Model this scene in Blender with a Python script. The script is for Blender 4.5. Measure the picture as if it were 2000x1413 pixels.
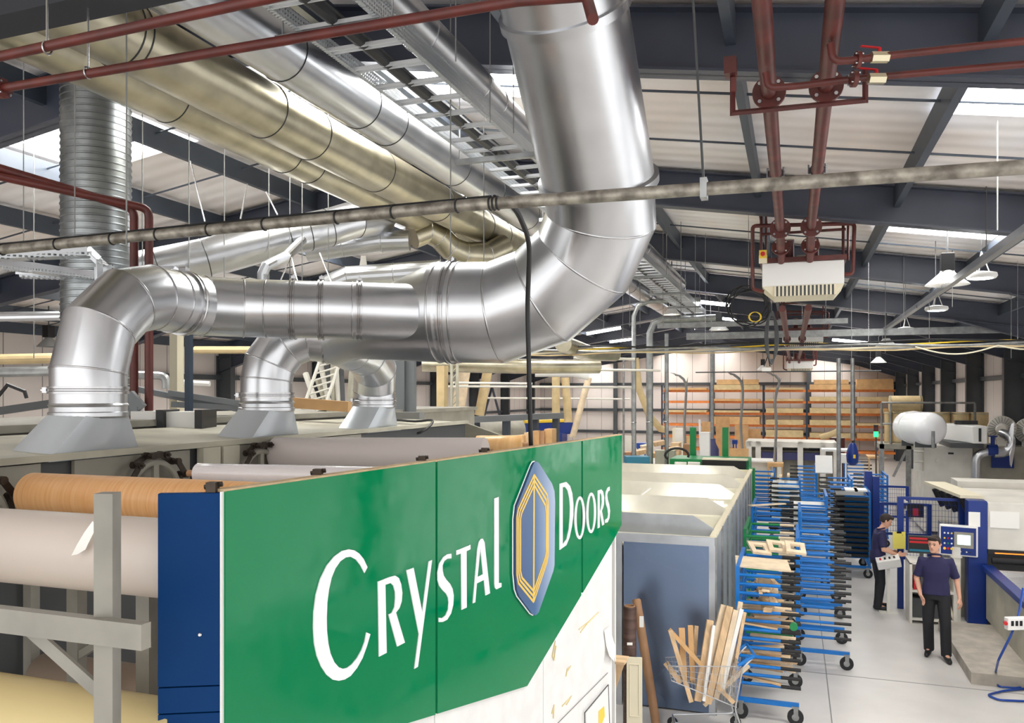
import bpy, math, random
from mathutils import Vector as V, Matrix
from mathutils.geometry import tessellate_polygon
random.seed(7)
for _o in list(bpy.data.objects): bpy.data.objects.remove(_o)
SC = bpy.context.scene
COL = SC.collection
# ------------------------------------------------ camera, world, exposure
H = 3.8                      # eye height above the floor
FPX = 1600.0                 # focal length in pixels of the 2000 px wide frame
TH = math.radians(18.97)     # the camera looks a little left of the hall axis (+Y)
HZ = 770.0                   # horizon row
cam_d = bpy.data.cameras.new('camera')
cam = bpy.data.objects.new('camera', cam_d); COL.objects.link(cam)
cam_d.sensor_width = 36; cam_d.lens = 36*FPX/2000; cam_d.shift_y = (HZ-706.5)/2000
cam_d.clip_start = .05; cam_d.clip_end = 300
cam.location = (0, 0, H); cam.rotation_euler = (math.pi/2, 0, TH)
SC.camera = cam
SC.view_settings.view_transform = 'Standard'; SC.view_settings.look = 'None'
SC.view_settings.gamma = 1; SC.view_settings.use_curve_mapping = False
SC.view_settings.exposure = 0.35
SC.cycles.max_bounces = 8; SC.cycles.diffuse_bounces = 4; SC.cycles.glossy_bounces = 4
SC.cycles.sample_clamp_indirect = 6
W = bpy.data.worlds.new('world'); SC.world = W; W.use_nodes = True
W.node_tree.nodes['Background'].inputs[0].default_value = (1, .99, .97, 1)
W.node_tree.nodes['Background'].inputs[1].default_value = 1.55
FW = V((-math.sin(TH), math.cos(TH), 0)); RT = V((math.cos(TH), math.sin(TH), 0)); UP = V((0, 0, 1)); EYE = V((0, 0, H))
def ray(x, y): return FW + RT*((x-1000)/FPX) + UP*((HZ-y)/FPX)
def P(x, y, t): return EYE + ray(x, y)*t
def PZ(x, y, z): d = ray(x, y); return EYE + d*((z-H)/d.z)
def PX(x, y, X): d = ray(x, y); return EYE + d*(X/d.x)
def PY(x, y, Y): d = ray(x, y); return EYE + d*(Y/d.y)
# ------------------------------------------------ materials
def lin(c):
    return tuple(((v/255)/12.92 if v/255 <= .04045 else ((v/255+.055)/1.055)**2.4) for v in c[:3])+(1,)
MT = {}
def mat(name, rgb, rough=.5, metal=0, var=0, scale=3, bump=0, rvar=0, stretch=None, rgb2=None, coat=0, spec=None, bscale=None):
    m = bpy.data.materials.new(name); m.use_nodes = True; nt = m.node_tree; b = nt.nodes['Principled BSDF']
    b.inputs['Base Color'].default_value = lin(rgb); b.inputs['Roughness'].default_value = rough; b.inputs['Metallic'].default_value = metal
    if coat: b.inputs['Coat Weight'].default_value = coat; b.inputs['Coat Roughness'].default_value = .04
    if spec is not None: b.inputs['Specular IOR Level'].default_value = spec
    if var or bump or rvar or rgb2:
        tc = nt.nodes.new('ShaderNodeTexCoord'); mp = nt.nodes.new('ShaderNodeMapping'); nt.links.new(tc.outputs['Object'], mp.inputs[0])
        if stretch: mp.inputs['Scale'].default_value = stretch
        n = nt.nodes.new('ShaderNodeTexNoise'); n.inputs['Scale'].default_value = scale; n.inputs['Detail'].default_value = 3
        nt.links.new(mp.outputs[0], n.inputs['Vector'])
        if var or rgb2:
            r = nt.nodes.new('ShaderNodeValToRGB'); r.color_ramp.elements[0].position = .35; r.color_ramp.elements[1].position = .68
            c2 = rgb2 or tuple(max(0, v*(1-var)) for v in rgb)
            r.color_ramp.elements[0].color = lin(c2); r.color_ramp.elements[1].color = lin(rgb)
            nt.links.new(n.outputs['Fac'], r.inputs[0]); nt.links.new(r.outputs[0], b.inputs['Base Color'])
        if rvar:
            mr = nt.nodes.new('ShaderNodeMapRange'); mr.inputs['To Min'].default_value = rough-rvar; mr.inputs['To Max'].default_value = rough+rvar
            nt.links.new(n.outputs['Fac'], mr.inputs[0]); nt.links.new(mr.outputs[0], b.inputs['Roughness'])
        if bump:
            n2 = n
            if bscale:
                n2 = nt.nodes.new('ShaderNodeTexNoise'); n2.inputs['Scale'].default_value = bscale; nt.links.new(mp.outputs[0], n2.inputs['Vector'])
            bp = nt.nodes.new('ShaderNodeBump'); bp.inputs['Strength'].default_value = bump; bp.inputs['Distance'].default_value = .02
            nt.links.new(n2.outputs['Fac'], bp.inputs['Height']); nt.links.new(bp.outputs[0], b.inputs['Normal'])
    MT[name] = m; return m
def emit(name, rgb, s):
    m = bpy.data.materials.new(name); m.use_nodes = True; b = m.node_tree.nodes['Principled BSDF']
    b.inputs['Base Color'].default_value = lin(rgb); b.inputs['Emission Color'].default_value = lin(rgb); b.inputs['Emission Strength'].default_value = s
    MT[name] = m; return m
mat('galv', (214, 216, 220), .3, 1, var=.08, scale=2.2, rvar=.07, bump=.03, bscale=1.3)
mat('galv_warm', (198, 191, 168), .34, 1, var=.13, scale=4, rvar=.08, bump=.035, bscale=1.2)
mat('galv_dull', (170, 172, 172), .45, .9, var=.15, scale=8, rvar=.08)
mat('galv_spiral', (165, 170, 172), .35, 1, var=.15, scale=6)
mat('seam', (190, 190, 192), .25, 1)
mat('seam_dark', (70, 72, 72), .4, .8)
mat('conduit_m', (172, 166, 154), .5, .55, var=.3, scale=14, rgb2=(110, 104, 96))
mat('rung', (232, 234, 236), .4, .6)
mat('steel_dark', (66, 74, 86), .5, 0, var=.12, scale=2)
mat('steel_blue', (64, 69, 84), .45, 0, var=.12, scale=1.5)
mat('column_dark', (72, 76, 80), .5, 0, var=.15, scale=1)
mat('red_oxide', (100, 40, 34), .45, 0, var=.25, scale=6)
mat('red_dark', (84, 30, 28), .4, 0, var=.2, scale=6)
mat('rail_grey', (120, 124, 128), .5, .3)
mat('black', (22, 22, 24), .45)
mat('rubber', (36, 36, 38), .8)
mat('beam_dark', (40, 42, 50), .6)
mat('darkgrey', (70, 72, 74), .55)
mat('midgrey', (128, 128, 126), .5)
mat('white', (232, 231, 228), .45)
mat('white_gloss', (238, 238, 240), .15, coat=.3)
mat('cream', (225, 216, 190), .5)
mat('machine_cream', (226, 222, 212), .5, var=.08, scale=2)
mat('machine_beige', (190, 186, 168), .6, var=.15, scale=2)
mat('machine_grey', (160, 156, 144), .5, var=.12, scale=3)
mat('trolley_blue', (0, 118, 206), .35, var=.12, scale=4)
mat('deep_blue', (4, 46, 128), .35, var=.08, scale=3)
mat('panel_blue', (0, 50, 100), .5, spec=.12)
mat('green', (10, 128, 70), .35)
mat('orange', (232, 134, 62), .45, var=.12, scale=5)
mat('wood', (222, 188, 146), .6, var=.14, scale=6, stretch=(1, 8, 1))
mat('wood_pale', (236, 214, 182), .6, var=.1, scale=6)
mat('wood_board', (216, 172, 118), .6, var=.1, scale=3)
mat('cardboard', (202, 160, 112), .75, var=.1, scale=4)
mat('paper', (240, 238, 232), .7)
mat('tan', (212, 188, 142), .65, var=.1, scale=4)
mat('kraft', (176, 134, 98), .6, var=.1, scale=4)
mat('chain', (70, 60, 52), .45, .6, var=.2, scale=20)
mat('skin', (216, 164, 138), .5)
mat('hair', (40, 28, 22), .7)
mat('navy', (38, 36, 76), .8)
mat('trousers', (26, 27, 32), .8)
mat('red', (190, 30, 36), .4)
mat('yellow', (235, 200, 60), .45)
mat('yellow_paper', (240, 226, 110), .6)
mat('brass', (214, 206, 178), .3, .9)
mat('hose_blue', (24, 66, 150), .35)
mat('teal', (18, 110, 140), .45)
mat('purple', (58, 60, 104), .45)
mat('dust', (206, 180, 142), .9, var=.12, scale=14)
emit('lamp', (255, 250, 240), 9)
emit('screen', (205, 232, 226), .9)
emit('led_green', (40, 240, 120), 2)
emit('led_orange', (255, 130, 40), 1.2)
emit('tube_light', (250, 252, 255), 9)
emit('daylight', (255, 254, 250), 17)
# ------------------------------------------------ mesh builder
def frame(d, up=None):
    d = V(d).normalized(); u = V(up) if up else (V((0, 0, 1)) if abs(d.z) < .95 else V((0, 1, 0)))
    s = d.cross(u).normalized(); return d, s, s.cross(d).normalized()
class MB:
    def __init__(s): s.v = []; s.f = []
    def add(s, vs, fs):
        o = len(s.v); s.v += [V(a) for a in vs]; s.f += [tuple(o+i for i in f) for f in fs]; return s
    def hexa(s, p): return s.add(p, [(0, 3, 2, 1), (4, 5, 6, 7), (0, 1, 5, 4), (1, 2, 6, 5), (2, 3, 7, 6), (3, 0, 4, 7)])
    def box(s, c, d, rz=0):
        c = V(c); q = Matrix.Rotation(rz, 3, 'Z'); a, b, h = d[0]/2, d[1]/2, d[2]/2
        return s.hexa([c+q@V(k) for k in ((-a, -b, -h), (a, -b, -h), (a, b, -h), (-a, b, -h), (-a, -b, h), (a, -b, h), (a, b, h), (-a, b, h))])
    def bb(s, x0, x1, y0, y1, z0, z1): return s.box(((x0+x1)/2, (y0+y1)/2, (z0+z1)/2), (abs(x1-x0), abs(y1-y0), abs(z1-z0)))
    def bar(s, p0, p1, w, h, up=None):
        p0 = V(p0); p1 = V(p1); d, a, b = frame(p1-p0, up); a = a*w/2; b = b*h/2
        return s.hexa([p0-a-b, p0+a-b, p0+a+b, p0-a+b, p1-a-b, p1+a-b, p1+a+b, p1-a+b])
    def tube(s, p0, p1, r, n=12, r2=None, cap=True):
        p0 = V(p0); p1 = V(p1); d, a, b = frame(p1-p0); r2 = r if r2 is None else r2; vs = []
        for p, q in ((p0, r), (p1, r2)):
            for k in range(n):
                t = 2*math.pi*k/n; vs.append(p+a*math.cos(t)*q+b*math.sin(t)*q)
        fs = [(k, (k+1) % n, n+(k+1) % n, n+k) for k in range(n)]
        if cap: fs += [tuple(range(n-1, -1, -1)), tuple(range(n, 2*n))]
        return s.add(vs, fs)
    def pipe(s, pts, r, n=12, cap=True):
        pts = [V(p) for p in pts]; m = len(pts); rr = r if isinstance(r, (list, tuple)) else [r]*m
        ds = [(pts[i+1]-pts[i]).normalized() for i in range(m-1)]
        _, a, b = frame(ds[0]); cs = [a*math.cos(2*math.pi*k/n)+b*math.sin(2*math.pi*k/n) for k in range(n)]
        vs = [pts[0]+c*rr[0] for c in cs]
        for i in range(1, m):
            d = ds[i-1]
            if i == m-1: vs += [pts[i]+c*rr[i] for c in cs]; break
            nn = (d+ds[i]).normalized(); new = []
            for c in cs:
                q = c - d*(c.dot(nn)/max(.2, d.dot(nn))); vs.append(pts[i]+q*rr[i]); w = q-ds[i]*q.dot(ds[i]); new.append(w.normalized())
            cs = new
        fs = []
        for i in range(m-1):
            fs += [(i*n+k, i*n+(k+1) % n, (i+1)*n+(k+1) % n, (i+1)*n+k) for k in range(n)]
        if cap: fs += [tuple(range(n-1, -1, -1)), tuple(range((m-1)*n, m*n))]
        return s.add(vs, fs)
    def ring(s, c, d, R, r, n=32, k=6):
        c = V(c); d, a, b = frame(d); vs = []; fs = []
        for i in range(n):
            t = 2*math.pi*i/n; e = a*math.cos(t)+b*math.sin(t)
            for j in range(k):
                u = 2*math.pi*j/k; vs.append(c+e*(R+r*math.cos(u))+d*r*math.sin(u))
        for i in range(n):
            for j in range(k): fs.append((i*k+j, i*k+(j+1) % k, ((i+1) % n)*k+(j+1) % k, ((i+1) % n)*k+j))
        return s.add(vs, fs)
    def lathe(s, prof, c, d=(0, 0, 1), n=24, cap=True):
        c = V(c); d, a, b = frame(d); vs = []; m = len(prof)
        for r, h in prof:
            for k in range(n):
                t = 2*math.pi*k/n; vs.append(c+d*h+a*math.cos(t)*r+b*math.sin(t)*r)
        fs = [(i*n+k, i*n+(k+1) % n, (i+1)*n+(k+1) % n, (i+1)*n+k) for i in range(m-1) for k in range(n)]
        if cap: fs += [tuple(range(n-1, -1, -1)), tuple(range((m-1)*n, m*n))]
        return s.add(vs, fs)
    def poly(s, loops, vec):
        # outer loop (+ holes) as a slab of thickness vec
        loops = [[V(p) for p in L] for L in loops]; tri = tessellate_polygon(loops); flat = [p for L in loops for p in L]; N = len(flat); vec = V(vec)
        vs = flat+[p+vec for p in flat]; fs = [tuple(t) for t in tri]+[tuple(N+i for i in reversed(t)) for t in tri]
        o = 0
        for L in loops:
            m = len(L); fs += [(o+i, o+(i+1) % m, N+o+(i+1) % m, N+o+i) for i in range(m)]; o += m
        return s.add(vs, fs)
    def sphere(s, c, r, n=16, m=10, sc=(1, 1, 1)):
        c = V(c); vs = [c+V((0, 0, -r*sc[2]))]
        for i in range(1, m):
            a = -math.pi/2+math.pi*i/m
            for k in range(n): t = 2*math.pi*k/n; vs.append(c+V((r*sc[0]*math.cos(a)*math.cos(t), r*sc[1]*math.cos(a)*math.sin(t), r*sc[2]*math.sin(a))))
        vs.append(c+V((0, 0, r*sc[2]))); fs = [(0, 1+(k+1) % n, 1+k) for k in range(n)]
        for i in range(m-2): fs += [(1+i*n+k, 1+i*n+(k+1) % n, 1+(i+1)*n+(k+1) % n, 1+(i+1)*n+k) for k in range(n)]
        e = len(vs)-1; fs += [(e, 1+(m-2)*n+k, 1+(m-2)*n+(k+1) % n) for k in range(n)]
        return s.add(vs, fs)
def mesh(name, mb, m, parent=None, sharp=28, origin=None, bevel=0, local=False):
    me = bpy.data.meshes.new(name); o = bpy.data.objects.new(name, me); COL.objects.link(o)
    if parent is not None: o.parent = parent; org = V((0, 0, 0)) if local else wloc(parent)
    elif origin is not None: org = V(origin)
    elif local: org = V((0, 0, 0))
    else:
        xs = [v.x for v in mb.v]; ys = [v.y for v in mb.v]; zs = [v.z for v in mb.v]; org = V(((min(xs)+max(xs))/2, (min(ys)+max(ys))/2, min(zs)))
    if parent is None: o.location = org
    me.from_pydata([tuple(v-org) for v in mb.v], [], mb.f); me.validate(); me.update()
    me.polygons.foreach_set('use_smooth', [True]*len(me.polygons)); me.set_sharp_from_angle(angle=math.radians(sharp))
    me.materials.append(MT[m] if isinstance(m, str) else m)
    if bevel:
        bv = o.modifiers.new('bevel', 'BEVEL'); bv.width = bevel; bv.segments = 2; bv.limit_method = 'ANGLE'; bv.harden_normals = True
    return o
def wloc(o):
    p = V((0, 0, 0))
    while o is not None: p = p+V(o.location); o = o.parent
    return p
def tag(o, label=None, cat=None, group=None, kind=None):
    if label: o['label'] = label
    if cat: o['category'] = cat
    if group: o['group'] = group
    if kind: o['kind'] = kind
    return o
def thing(name, label, cat, loc, group=None, rz=0):
    o = bpy.data.objects.new(name, None); COL.objects.link(o); o.empty_display_size = .1
    o.location = loc; o.rotation_euler = (0, 0, rz); return tag(o, label, cat, group)
def one(name, mb, m, label, cat, group=None, **k): return tag(mesh(name, mb, m, **k), label, cat, group)
def struct(name, mb, m, parent=None, **k):
    o = mesh(name, mb, m, parent, **k)
    if parent is None: o['kind'] = 'structure'
    return o
def dup(o, parent=None, loc=None, rz=None, label=None, group=None):
    c = o.copy(); COL.objects.link(c)
    if parent is not None: c.parent = parent
    if loc is not None: c.location = loc
    if rz is not None: c.rotation_euler = (0, 0, rz)
    if label: c['label'] = label
    if group: c['group'] = group
    for ch in [k for k in COL.objects if k.parent == o]: dup(ch, c)
    return c
def arc(c, a, b, r, t0, t1, n): # points of an arc in plane (a,b)
    return [V(c)+V(a)*r*math.cos(t0+(t1-t0)*i/n)+V(b)*r*math.sin(t0+(t1-t0)*i/n) for i in range(n+1)]
# ------------------------------------------------ the hall
XL, XR, XM = -16.5, 6.0, -4.6
YB, YF = 54.0, -3.0
SL = .155
def under(x): return H+2.9-SL*abs(x-XM)      # underside of the rafters
def sheet(x): return under(x)+.5
FR = [5.98, 10.7, 15.5, 20.6, 25.8, 31, 36, 41, 46, 51]
fl = mat('floor_paint', (212, 208, 204), .38, var=.07, scale=1.2, rvar=.06)
mb = MB(); mb.bb(XL, XR, YF, YB, -.1, 0); struct('floor', mb, 'floor_paint')
mj = MB()
for x in (.42,): mj.bb(x-.006, x+.006, 6, 30, 0, .003)
for y in (11.9,): mj.bb(-1, 6, y-.006, y+.006, 0, .003)
tag(mesh('trim_1', mj, 'midgrey'), kind='structure')
# corrugated liner of the roof, with openings for the rooflights
def ceil_mat():
    m = mat('liner', (242, 236, 234), .6); nt = m.node_tree; b = nt.nodes['Principled BSDF']
    tc = nt.nodes.new('ShaderNodeTexCoord'); w = nt.nodes.new('ShaderNodeTexWave'); w.bands_direction = 'Y'; w.inputs['Scale'].default_value = 1.0; w.inputs['Distortion'].default_value = 0
    nt.links.new(tc.outputs['Object'], w.inputs[0]); bp = nt.nodes.new('ShaderNodeBump'); bp.inputs['Strength'].default_value = .35; bp.inputs['Distance'].default_value = .05
    nt.links.new(w.outputs['Fac'], bp.inputs['Height']); nt.links.new(bp.outputs[0], b.inputs['Normal'])
    n = nt.nodes.new('ShaderNodeTexNoise'); n.inputs['Scale'].default_value = .6; r = nt.nodes.new('ShaderNodeValToRGB')
    r.color_ramp.elements[0].color = lin((238, 228, 220)); r.color_ramp.elements[1].color = lin((248, 245, 245)); r.color_ramp.elements[0].position = .4; r.color_ramp.elements[1].position = .6
    nt.links.new(tc.outputs['Object'], n.inputs[0]); nt.links.new(n.outputs[0], r.inputs[0]); nt.links.new(r.outputs[0], b.inputs['Base Color'])
ceil_mat()
PUR = [-16.1, -14.8, -13.2, -11.6, -10.0, -8.4, -6.8, -5.2, -3.6, -2.0, -.42, 1.16, 2.75, 4.3, 5.7]
RL = []          # rooflight cells
ys = [YF]+FR+[YB]
for i in range(len(FR)):
    y0 = FR[i]; y1 = FR[i+1] if i+1 < len(FR) else YB
    ym = y0+(1.3 if i == 0 else (y1-y0)*.5); w = .85 if i == 0 else .55
    if i == 0: cells = [(-8.4, -6.8), (-5.2, -4.6), (-4.6, -3.6), (-3.6, -2.0), (1.16, 2.75), (2.75, 4.3)]
    else: cells = [(-13.2, -11.6), (-8.4, -6.8), (-5.2, -4.6), (-4.6, -3.6), (1.16, 2.75)]
    for a, b in cells: RL.append((a, b, ym-w, ym+w))
def roof_side(xa, xb, name):
    m = MB(); xs = sorted(set([xa, xb]+[c for r in RL for c in r[:2] if xa <= c <= xb])); yy = sorted(set([YF, YB]+[c for r in RL for c in r[2:]]))
    for i in range(len(xs)-1):
        run = None
        for j in range(len(yy)-1):
            cx = (xs[i]+xs[i+1])/2; cy = (yy[j]+yy[j+1])/2; hole = any(r[0] < cx < r[1] and r[2] < cy < r[3] for r in RL)
            if not hole and run is None: run = yy[j]
            if run is not None and (hole or j == len(yy)-2):
                e = yy[j] if hole else yy[j+1]; a, b = xs[i], xs[i+1]; za, zb = sheet(a), sheet(b)
                m.hexa([(a, run, za), (b, run, zb), (b, e, zb), (a, e, za), (a, run, za+.12), (b, run, zb+.12), (b, e, zb+.12), (a, e, za+.12)]); run = None
    struct(name, m, 'liner')
roof_side(XM, XR+.4, 'ceiling'); roof_side(XL-.4, XM, 'ceiling')
for k, (a, b, y0, y1) in enumerate(RL):
    m = MB(); za, zb = sheet(a)+.08, sheet(b)+.08
    m.hexa([(a, y0, za), (b, y0, zb), (b, y1, zb), (a, y1, za), (a, y0, za+.03), (b, y0, zb+.03), (b, y1, zb+.03), (a, y1, za+.03)])
    struct('window_%d' % (k+1), m, 'daylight')
# rafters (I-sections) and columns of the portal frames
def ibeam(m, p0, p1, d, w, t=.02):
    p0 = V(p0); p1 = V(p1); up = V((0, 0, 1))
    m.bar(p0, p1, t, d, up=None); dr, s, u = frame(p1-p0)
    for q in (1, -1): m.bar(p0+u*q*(d/2-t/2), p1+u*q*(d/2-t/2), w, t)
for i, y in enumerate(FR):
    m = MB()
    for xe in (XR, XL):
        ibeam(m, (XM, y, under(XM)+.23), (xe, y, under(xe)+.23), .46, .19)
        sgn = 1 if xe > 0 else -1   # haunch
        a = xe-sgn*2.6; m.poly([[(a, y-.01, under(a)), (xe, y-.01, under(xe)), (xe, y-.01, under(xe)-.42)]], (0, .02, 0))
        m.bar((a, y, under(a)), (xe, y, under(xe)-.42), .19, .02)
    for x in (-7.6, 1.0, 3.2): m.bar((x, y, under(x)+.02), (x, y, under(x)+.44), .19, .012, up=(0, 1, 0))
    struct('trim_2', m, 'steel_blue')
    m = MB()
    for sg, xe in ((1, XR), (-1, XL)):
        xc = xe-sg*.27; m.bb(xc-.25, xc+.25, y-.012, y+.012, 0, under(xe)+.1)
        for q in (-.25, .25): m.bb(xc+q-.012, xc+q+.012, y-.11, y+.11, 0, under(xe)+.1)
    struct('trim_3', m, 'column_dark')
m = MB()
for x in PUR:
    m.bar((x, YF, under(x)+.33), (x, YB, under(x)+.33), .07, .24)
struct('trim_4', m, 'steel_dark')
m = MB()
for i in range(len(FR)-1):
    for fy in ((.33, .67) if i else (.3, .62)):
        y = FR[i]+(FR[i+1]-FR[i])*fy
        for xe in (XR, XL): m.tube((XM, y, under(XM)+.36), (xe, y, under(xe)+.36), .012, 6)
struct('trim_5', m, 'steel_dark')
def wall_mat():
    m = mat('wall_panel', (226, 220, 214), .55); nt = m.node_tree; b = nt.nodes['Principled BSDF']
    tc = nt.nodes.new('ShaderNodeTexCoord'); sp = nt.nodes.new('ShaderNodeSeparateXYZ'); nt.links.new(tc.outputs['Object'], sp.inputs[0])
    ad = nt.nodes.new('ShaderNodeMath'); ad.operation = 'ADD'; nt.links.new(sp.outputs[0], ad.inputs[0]); nt.links.new(sp.outputs[1], ad.inputs[1])
    fr = nt.nodes.new('ShaderNodeMath'); fr.operation = 'PINGPONG'; fr.inputs[1].default_value = .5; nt.links.new(ad.outputs[0], fr.inputs[0])
    lt = nt.nodes.new('ShaderNodeMath'); lt.operation = 'LESS_THAN'; lt.inputs[1].default_value = .015; nt.links.new(fr.outputs[0], lt.inputs[0])
    mx = nt.nodes.new('ShaderNodeMix'); mx.data_type = 'RGBA'; mx.inputs[6].default_value = lin((222, 212, 206)); mx.inputs[7].default_value = lin((150, 144, 140))
    nt.links.new(lt.outputs[0], mx.inputs[0]); nt.links.new(mx.outputs[2], b.inputs['Base Color'])
wall_mat()
def gable(y, t): 
    return [[(XL, y, 0), (XR, y, 0), (XR, y, sheet(XR)), (XM, y, sheet(XM)), (XL, y, sheet(XL))]]
m = MB(); m.poly(gable(YB, .1), (0, .1, 0)); struct('wall_back', m, 'wall_panel')
m = MB(); m.bb(XR, XR+.1, 20, YB, 0, sheet(XR)); m.bb(XR, XR+.1, YF, 20, 4.6, sheet(XR)); m.bb(XR, XR+.1, YF, 20, 0, .3)
for _y in FR[:4]: m.bb(XR, XR+.1, _y-.3, _y+.3, .3, 4.6)
struct('wall_right', m, 'wall_panel')   # unseen openings added along the near bays to let daylight reach the ceiling
m = MB(); m.bb(XL-.1, XL, YF, YB, 0, sheet(XL)); struct('wall_left', m, 'wall_panel')
m = MB()
for z in (1.3, 2.75, 4.45): m.bb(XL, XR, YB-.16, YB-.01, z-.09, z+.09)
for z in (1.3, 2.75, 4.3):
    m.bb(XL, XL+.14, YF, YB, z-.07, z+.07); m.bb(XR-.14, XR, 20, YB, z-.07, z+.07)
struct('trim_6', m, 'column_dark')
m = MB()
for x in (-11.2, -4.9, .9): m.bb(x-.13, x+.13, YB-.35, YB-.17, 0, under(x)+.3)
struct('trim_7', m, 'column_dark')
# knee bracing on the left wall
m = MB()
for y0, y1 in ((41, 46),):
    m.tube((XL+.35, y0, 1), (XL+.35, (y0+y1)/2, 4.2), .07, 8); m.tube((XL+.35, y1, 1), (XL+.35, (y0+y1)/2, 4.2), .07, 8)
struct('trim_8', m, 'steel_dark')
# ================================================ big ducts
def duct(name, label, pts, r, seams=(), clamps=(), m='galv', n=44, group=None, seam_m='seam', sharp=14, collars=(), cap=True):
    pts = [V(p) for p in pts]; base = pts[0].copy(); t = thing(name, label, 'duct', base, group)
    body = MB(); body.pipe(pts, r, n, cap=cap); mesh('duct_wall', body, m, t, sharp=sharp)
    rr = r if isinstance(r, (list, tuple)) else [r]*len(pts)
    def at(s):
        i = min(int(s), len(pts)-2); f = s-i; return pts[i].lerp(pts[i+1], f), (pts[i+1]-pts[i]).normalized(), rr[i]+(rr[i+1]-rr[i])*f
    for s in seams:
        p, d, q = at(s); i = round(s)
        if abs(s-i) < 1e-6 and 0 < i < len(pts)-1: d = ((pts[i]-pts[i-1]).normalized()+(pts[i+1]-pts[i]).normalized()).normalized()
        b = MB(); b.ring(p, d, q, max(.006, q*.022), n=n, k=6); mesh('seam_ring', b, seam_m, t, sharp=60)
    for s in clamps:
        p, d, q = at(s); b = MB(); b.lathe([(q, -.02), (q+.012, -.02), (q+.012, -.008), (q+.006, -.004), (q+.006, .004), (q+.012, .008), (q+.012, .02), (q, .02)], p, d, n=n, cap=False)
        c = mesh('clamp_band', b, 'seam', t, sharp=30)
        fr = frame(d); k = V((0, 0, 1)) if abs(d.z) < .7 else -RT*.94-FW*.3
        k = (k-d*k.dot(d)).normalized(); b = MB(); a = d.cross(k)
        b.bar(p+k*(q+.02)-a*.03, p+k*(q+.02)+a*.03, .03, .02, up=k); b.tube(p+k*(q+.035)-a*.04, p+k*(q+.035)+a*.02, .005, 6); mesh('latch', b, 'seam', c)
    for s, e in collars:
        p, d, q = at(s); b = MB(); b.lathe([(q, -.03), (q+e, -.025), (q+e, .025), (q, .03)], p, d, n=n, cap=False); mesh('collar', b, m, t, sharp=30)
    return t
RB = .35
big = [P(868, 611, 5.75), P(971, 611, 5.68), P(1062, 578, 5.58), P(1140, 507, 5.45), P(1174, 425, 5.3), P(1168, 350, 5.16), P(1103, 20, 4.56), P(1082, -90, 4.36)]
duct('exhaust_duct', 'widest bright galvanised duct, curving up from the machine header towards the roof', big, RB, seams=(.3, 1, 2, 3, 4), clamps=(.15,), n=64, collars=((4.97, .03), (6.02, .022)))
b = MB() and MB(); b.lathe([(RB*.97, -.02), (RB+.02, -.02), (RB+.03, .02), (RB*.97, .02)], P(1100, 5, 4.53), (big[6]-big[5]), n=64)
# header duct: up over the first hood, along to the transition piece
z1 = H+.57
hx, hy = -3.65, 3.49
path = [V((hx, hy, H-.06)), V((hx, hy, H+.12))]
cy, cz = hy+.46, H+.12
path += [V((hx, cy-.46*math.cos(a), cz+.46*math.sin(a))) for a in (math.radians(q) for q in (32, 64, 90))]
path += [V((hx, hy+.62, cz+.455)), V((-3.62, 4.36, cz+.45)), V((-3.45, 4.56, z1))]
he = P(815, 610, 5.62)
path += [he]
NP = len(path)-1
duct('header_duct', 'bright galvanised duct rising off the nearest hood and running level to the right', path, .1925,
     seams=(1, 2, 3, 4, 5, 6, 7, 7.13, 7.62), clamps=(.45, 5.4, 7.28, 7.44, 7.66), n=56)
# transition piece
b0 = P(690, 655, 5.95)
tp = [P(648, 672, 6.1), P(690, 650, 5.98), P(860, 611, 5.76), P(885, 611, 5.74)]
duct('transition_duct', 'flaring galvanised cone joining the smaller header to the widest duct', tp, [.17, .2, RB+.0, RB+.004], seams=(2.05,), n=64, sharp=20)
h2 = V((hx, 5.09, 0)); h3 = V((hx, 6.72, 0)); hub = P(652, 672, 6.1)
def hz(p, z): return V((p.x, p.y, z))
duct('branch_duct', 'galvanised branch duct bending right off the middle hood', [hz(h2, H-.08), hz(h2, H+.1), P(527, 712, 6.02), P(556, 672, 6.04), P(600, 655, 6.07), P(652, 662, 6.1)], .185, seams=(1, 2, 3, 4), clamps=(.4, 4.8), n=44)
duct('branch_duct', 'galvanised branch duct bending left off the farthest hood', [hz(h3, H-.12), hz(h3, H+.04), P(732, 722, 7.4), P(712, 692, 7.0), P(652, 668, 6.2)], [.19, .19, .19, .18, .17], seams=(1, 2, 3, 3.5), clamps=(.4,), n=44)
# round to square hoods on the machine top
def hood(c, label):
    t = thing('extraction_hood', label, 'extraction hood', V((c.x, c.y, H-.33)), 'extraction hoods on the machine top')
    b = MB(); n = 32; top = []; bot = []
    for k in range(n):
        a = 2*math.pi*k/n; top.append(V((c.x+.19*math.cos(a), c.y+.19*math.sin(a), H-.1)))
        ca, sa = math.cos(a), math.sin(a); s = 1/max(abs(ca), abs(sa)); bot.append(V((c.x-.03+.15*max(-1, min(1, ca*s*1.0)), c.y-.06+.3*max(-1, min(1, sa*s)), H-.33)))
    b.add(bot+top, [(k, (k+1) % n, n+(k+1) % n, n+k) for k in range(n)]); mesh('hood_skirt', b, 'hood_grey', t, sharp=20)
    b = MB(); b.lathe([(.19, 0), (.2, .01), (.2, .03), (.193, .035), (.193, .06), (.2, .07), (.193, .08)], V((c.x, c.y, H-.13)), n=44, cap=False); mesh('collar', b, 'galv', t)
    b = MB(); b.box((c.x-.03, c.y-.06, H-.335), (.34, .64, .012)); mesh('flange', b, 'hood_grey', t)
mat('hood_grey', (196, 202, 208), .3, .3)
hood(V((hx, hy, 0)), 'grey hood nearest the camera under the header duct')
hood(h2, 'grey hood in the middle of the row of three')
hood(h3, 'grey hood farthest along the machine top')
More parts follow.
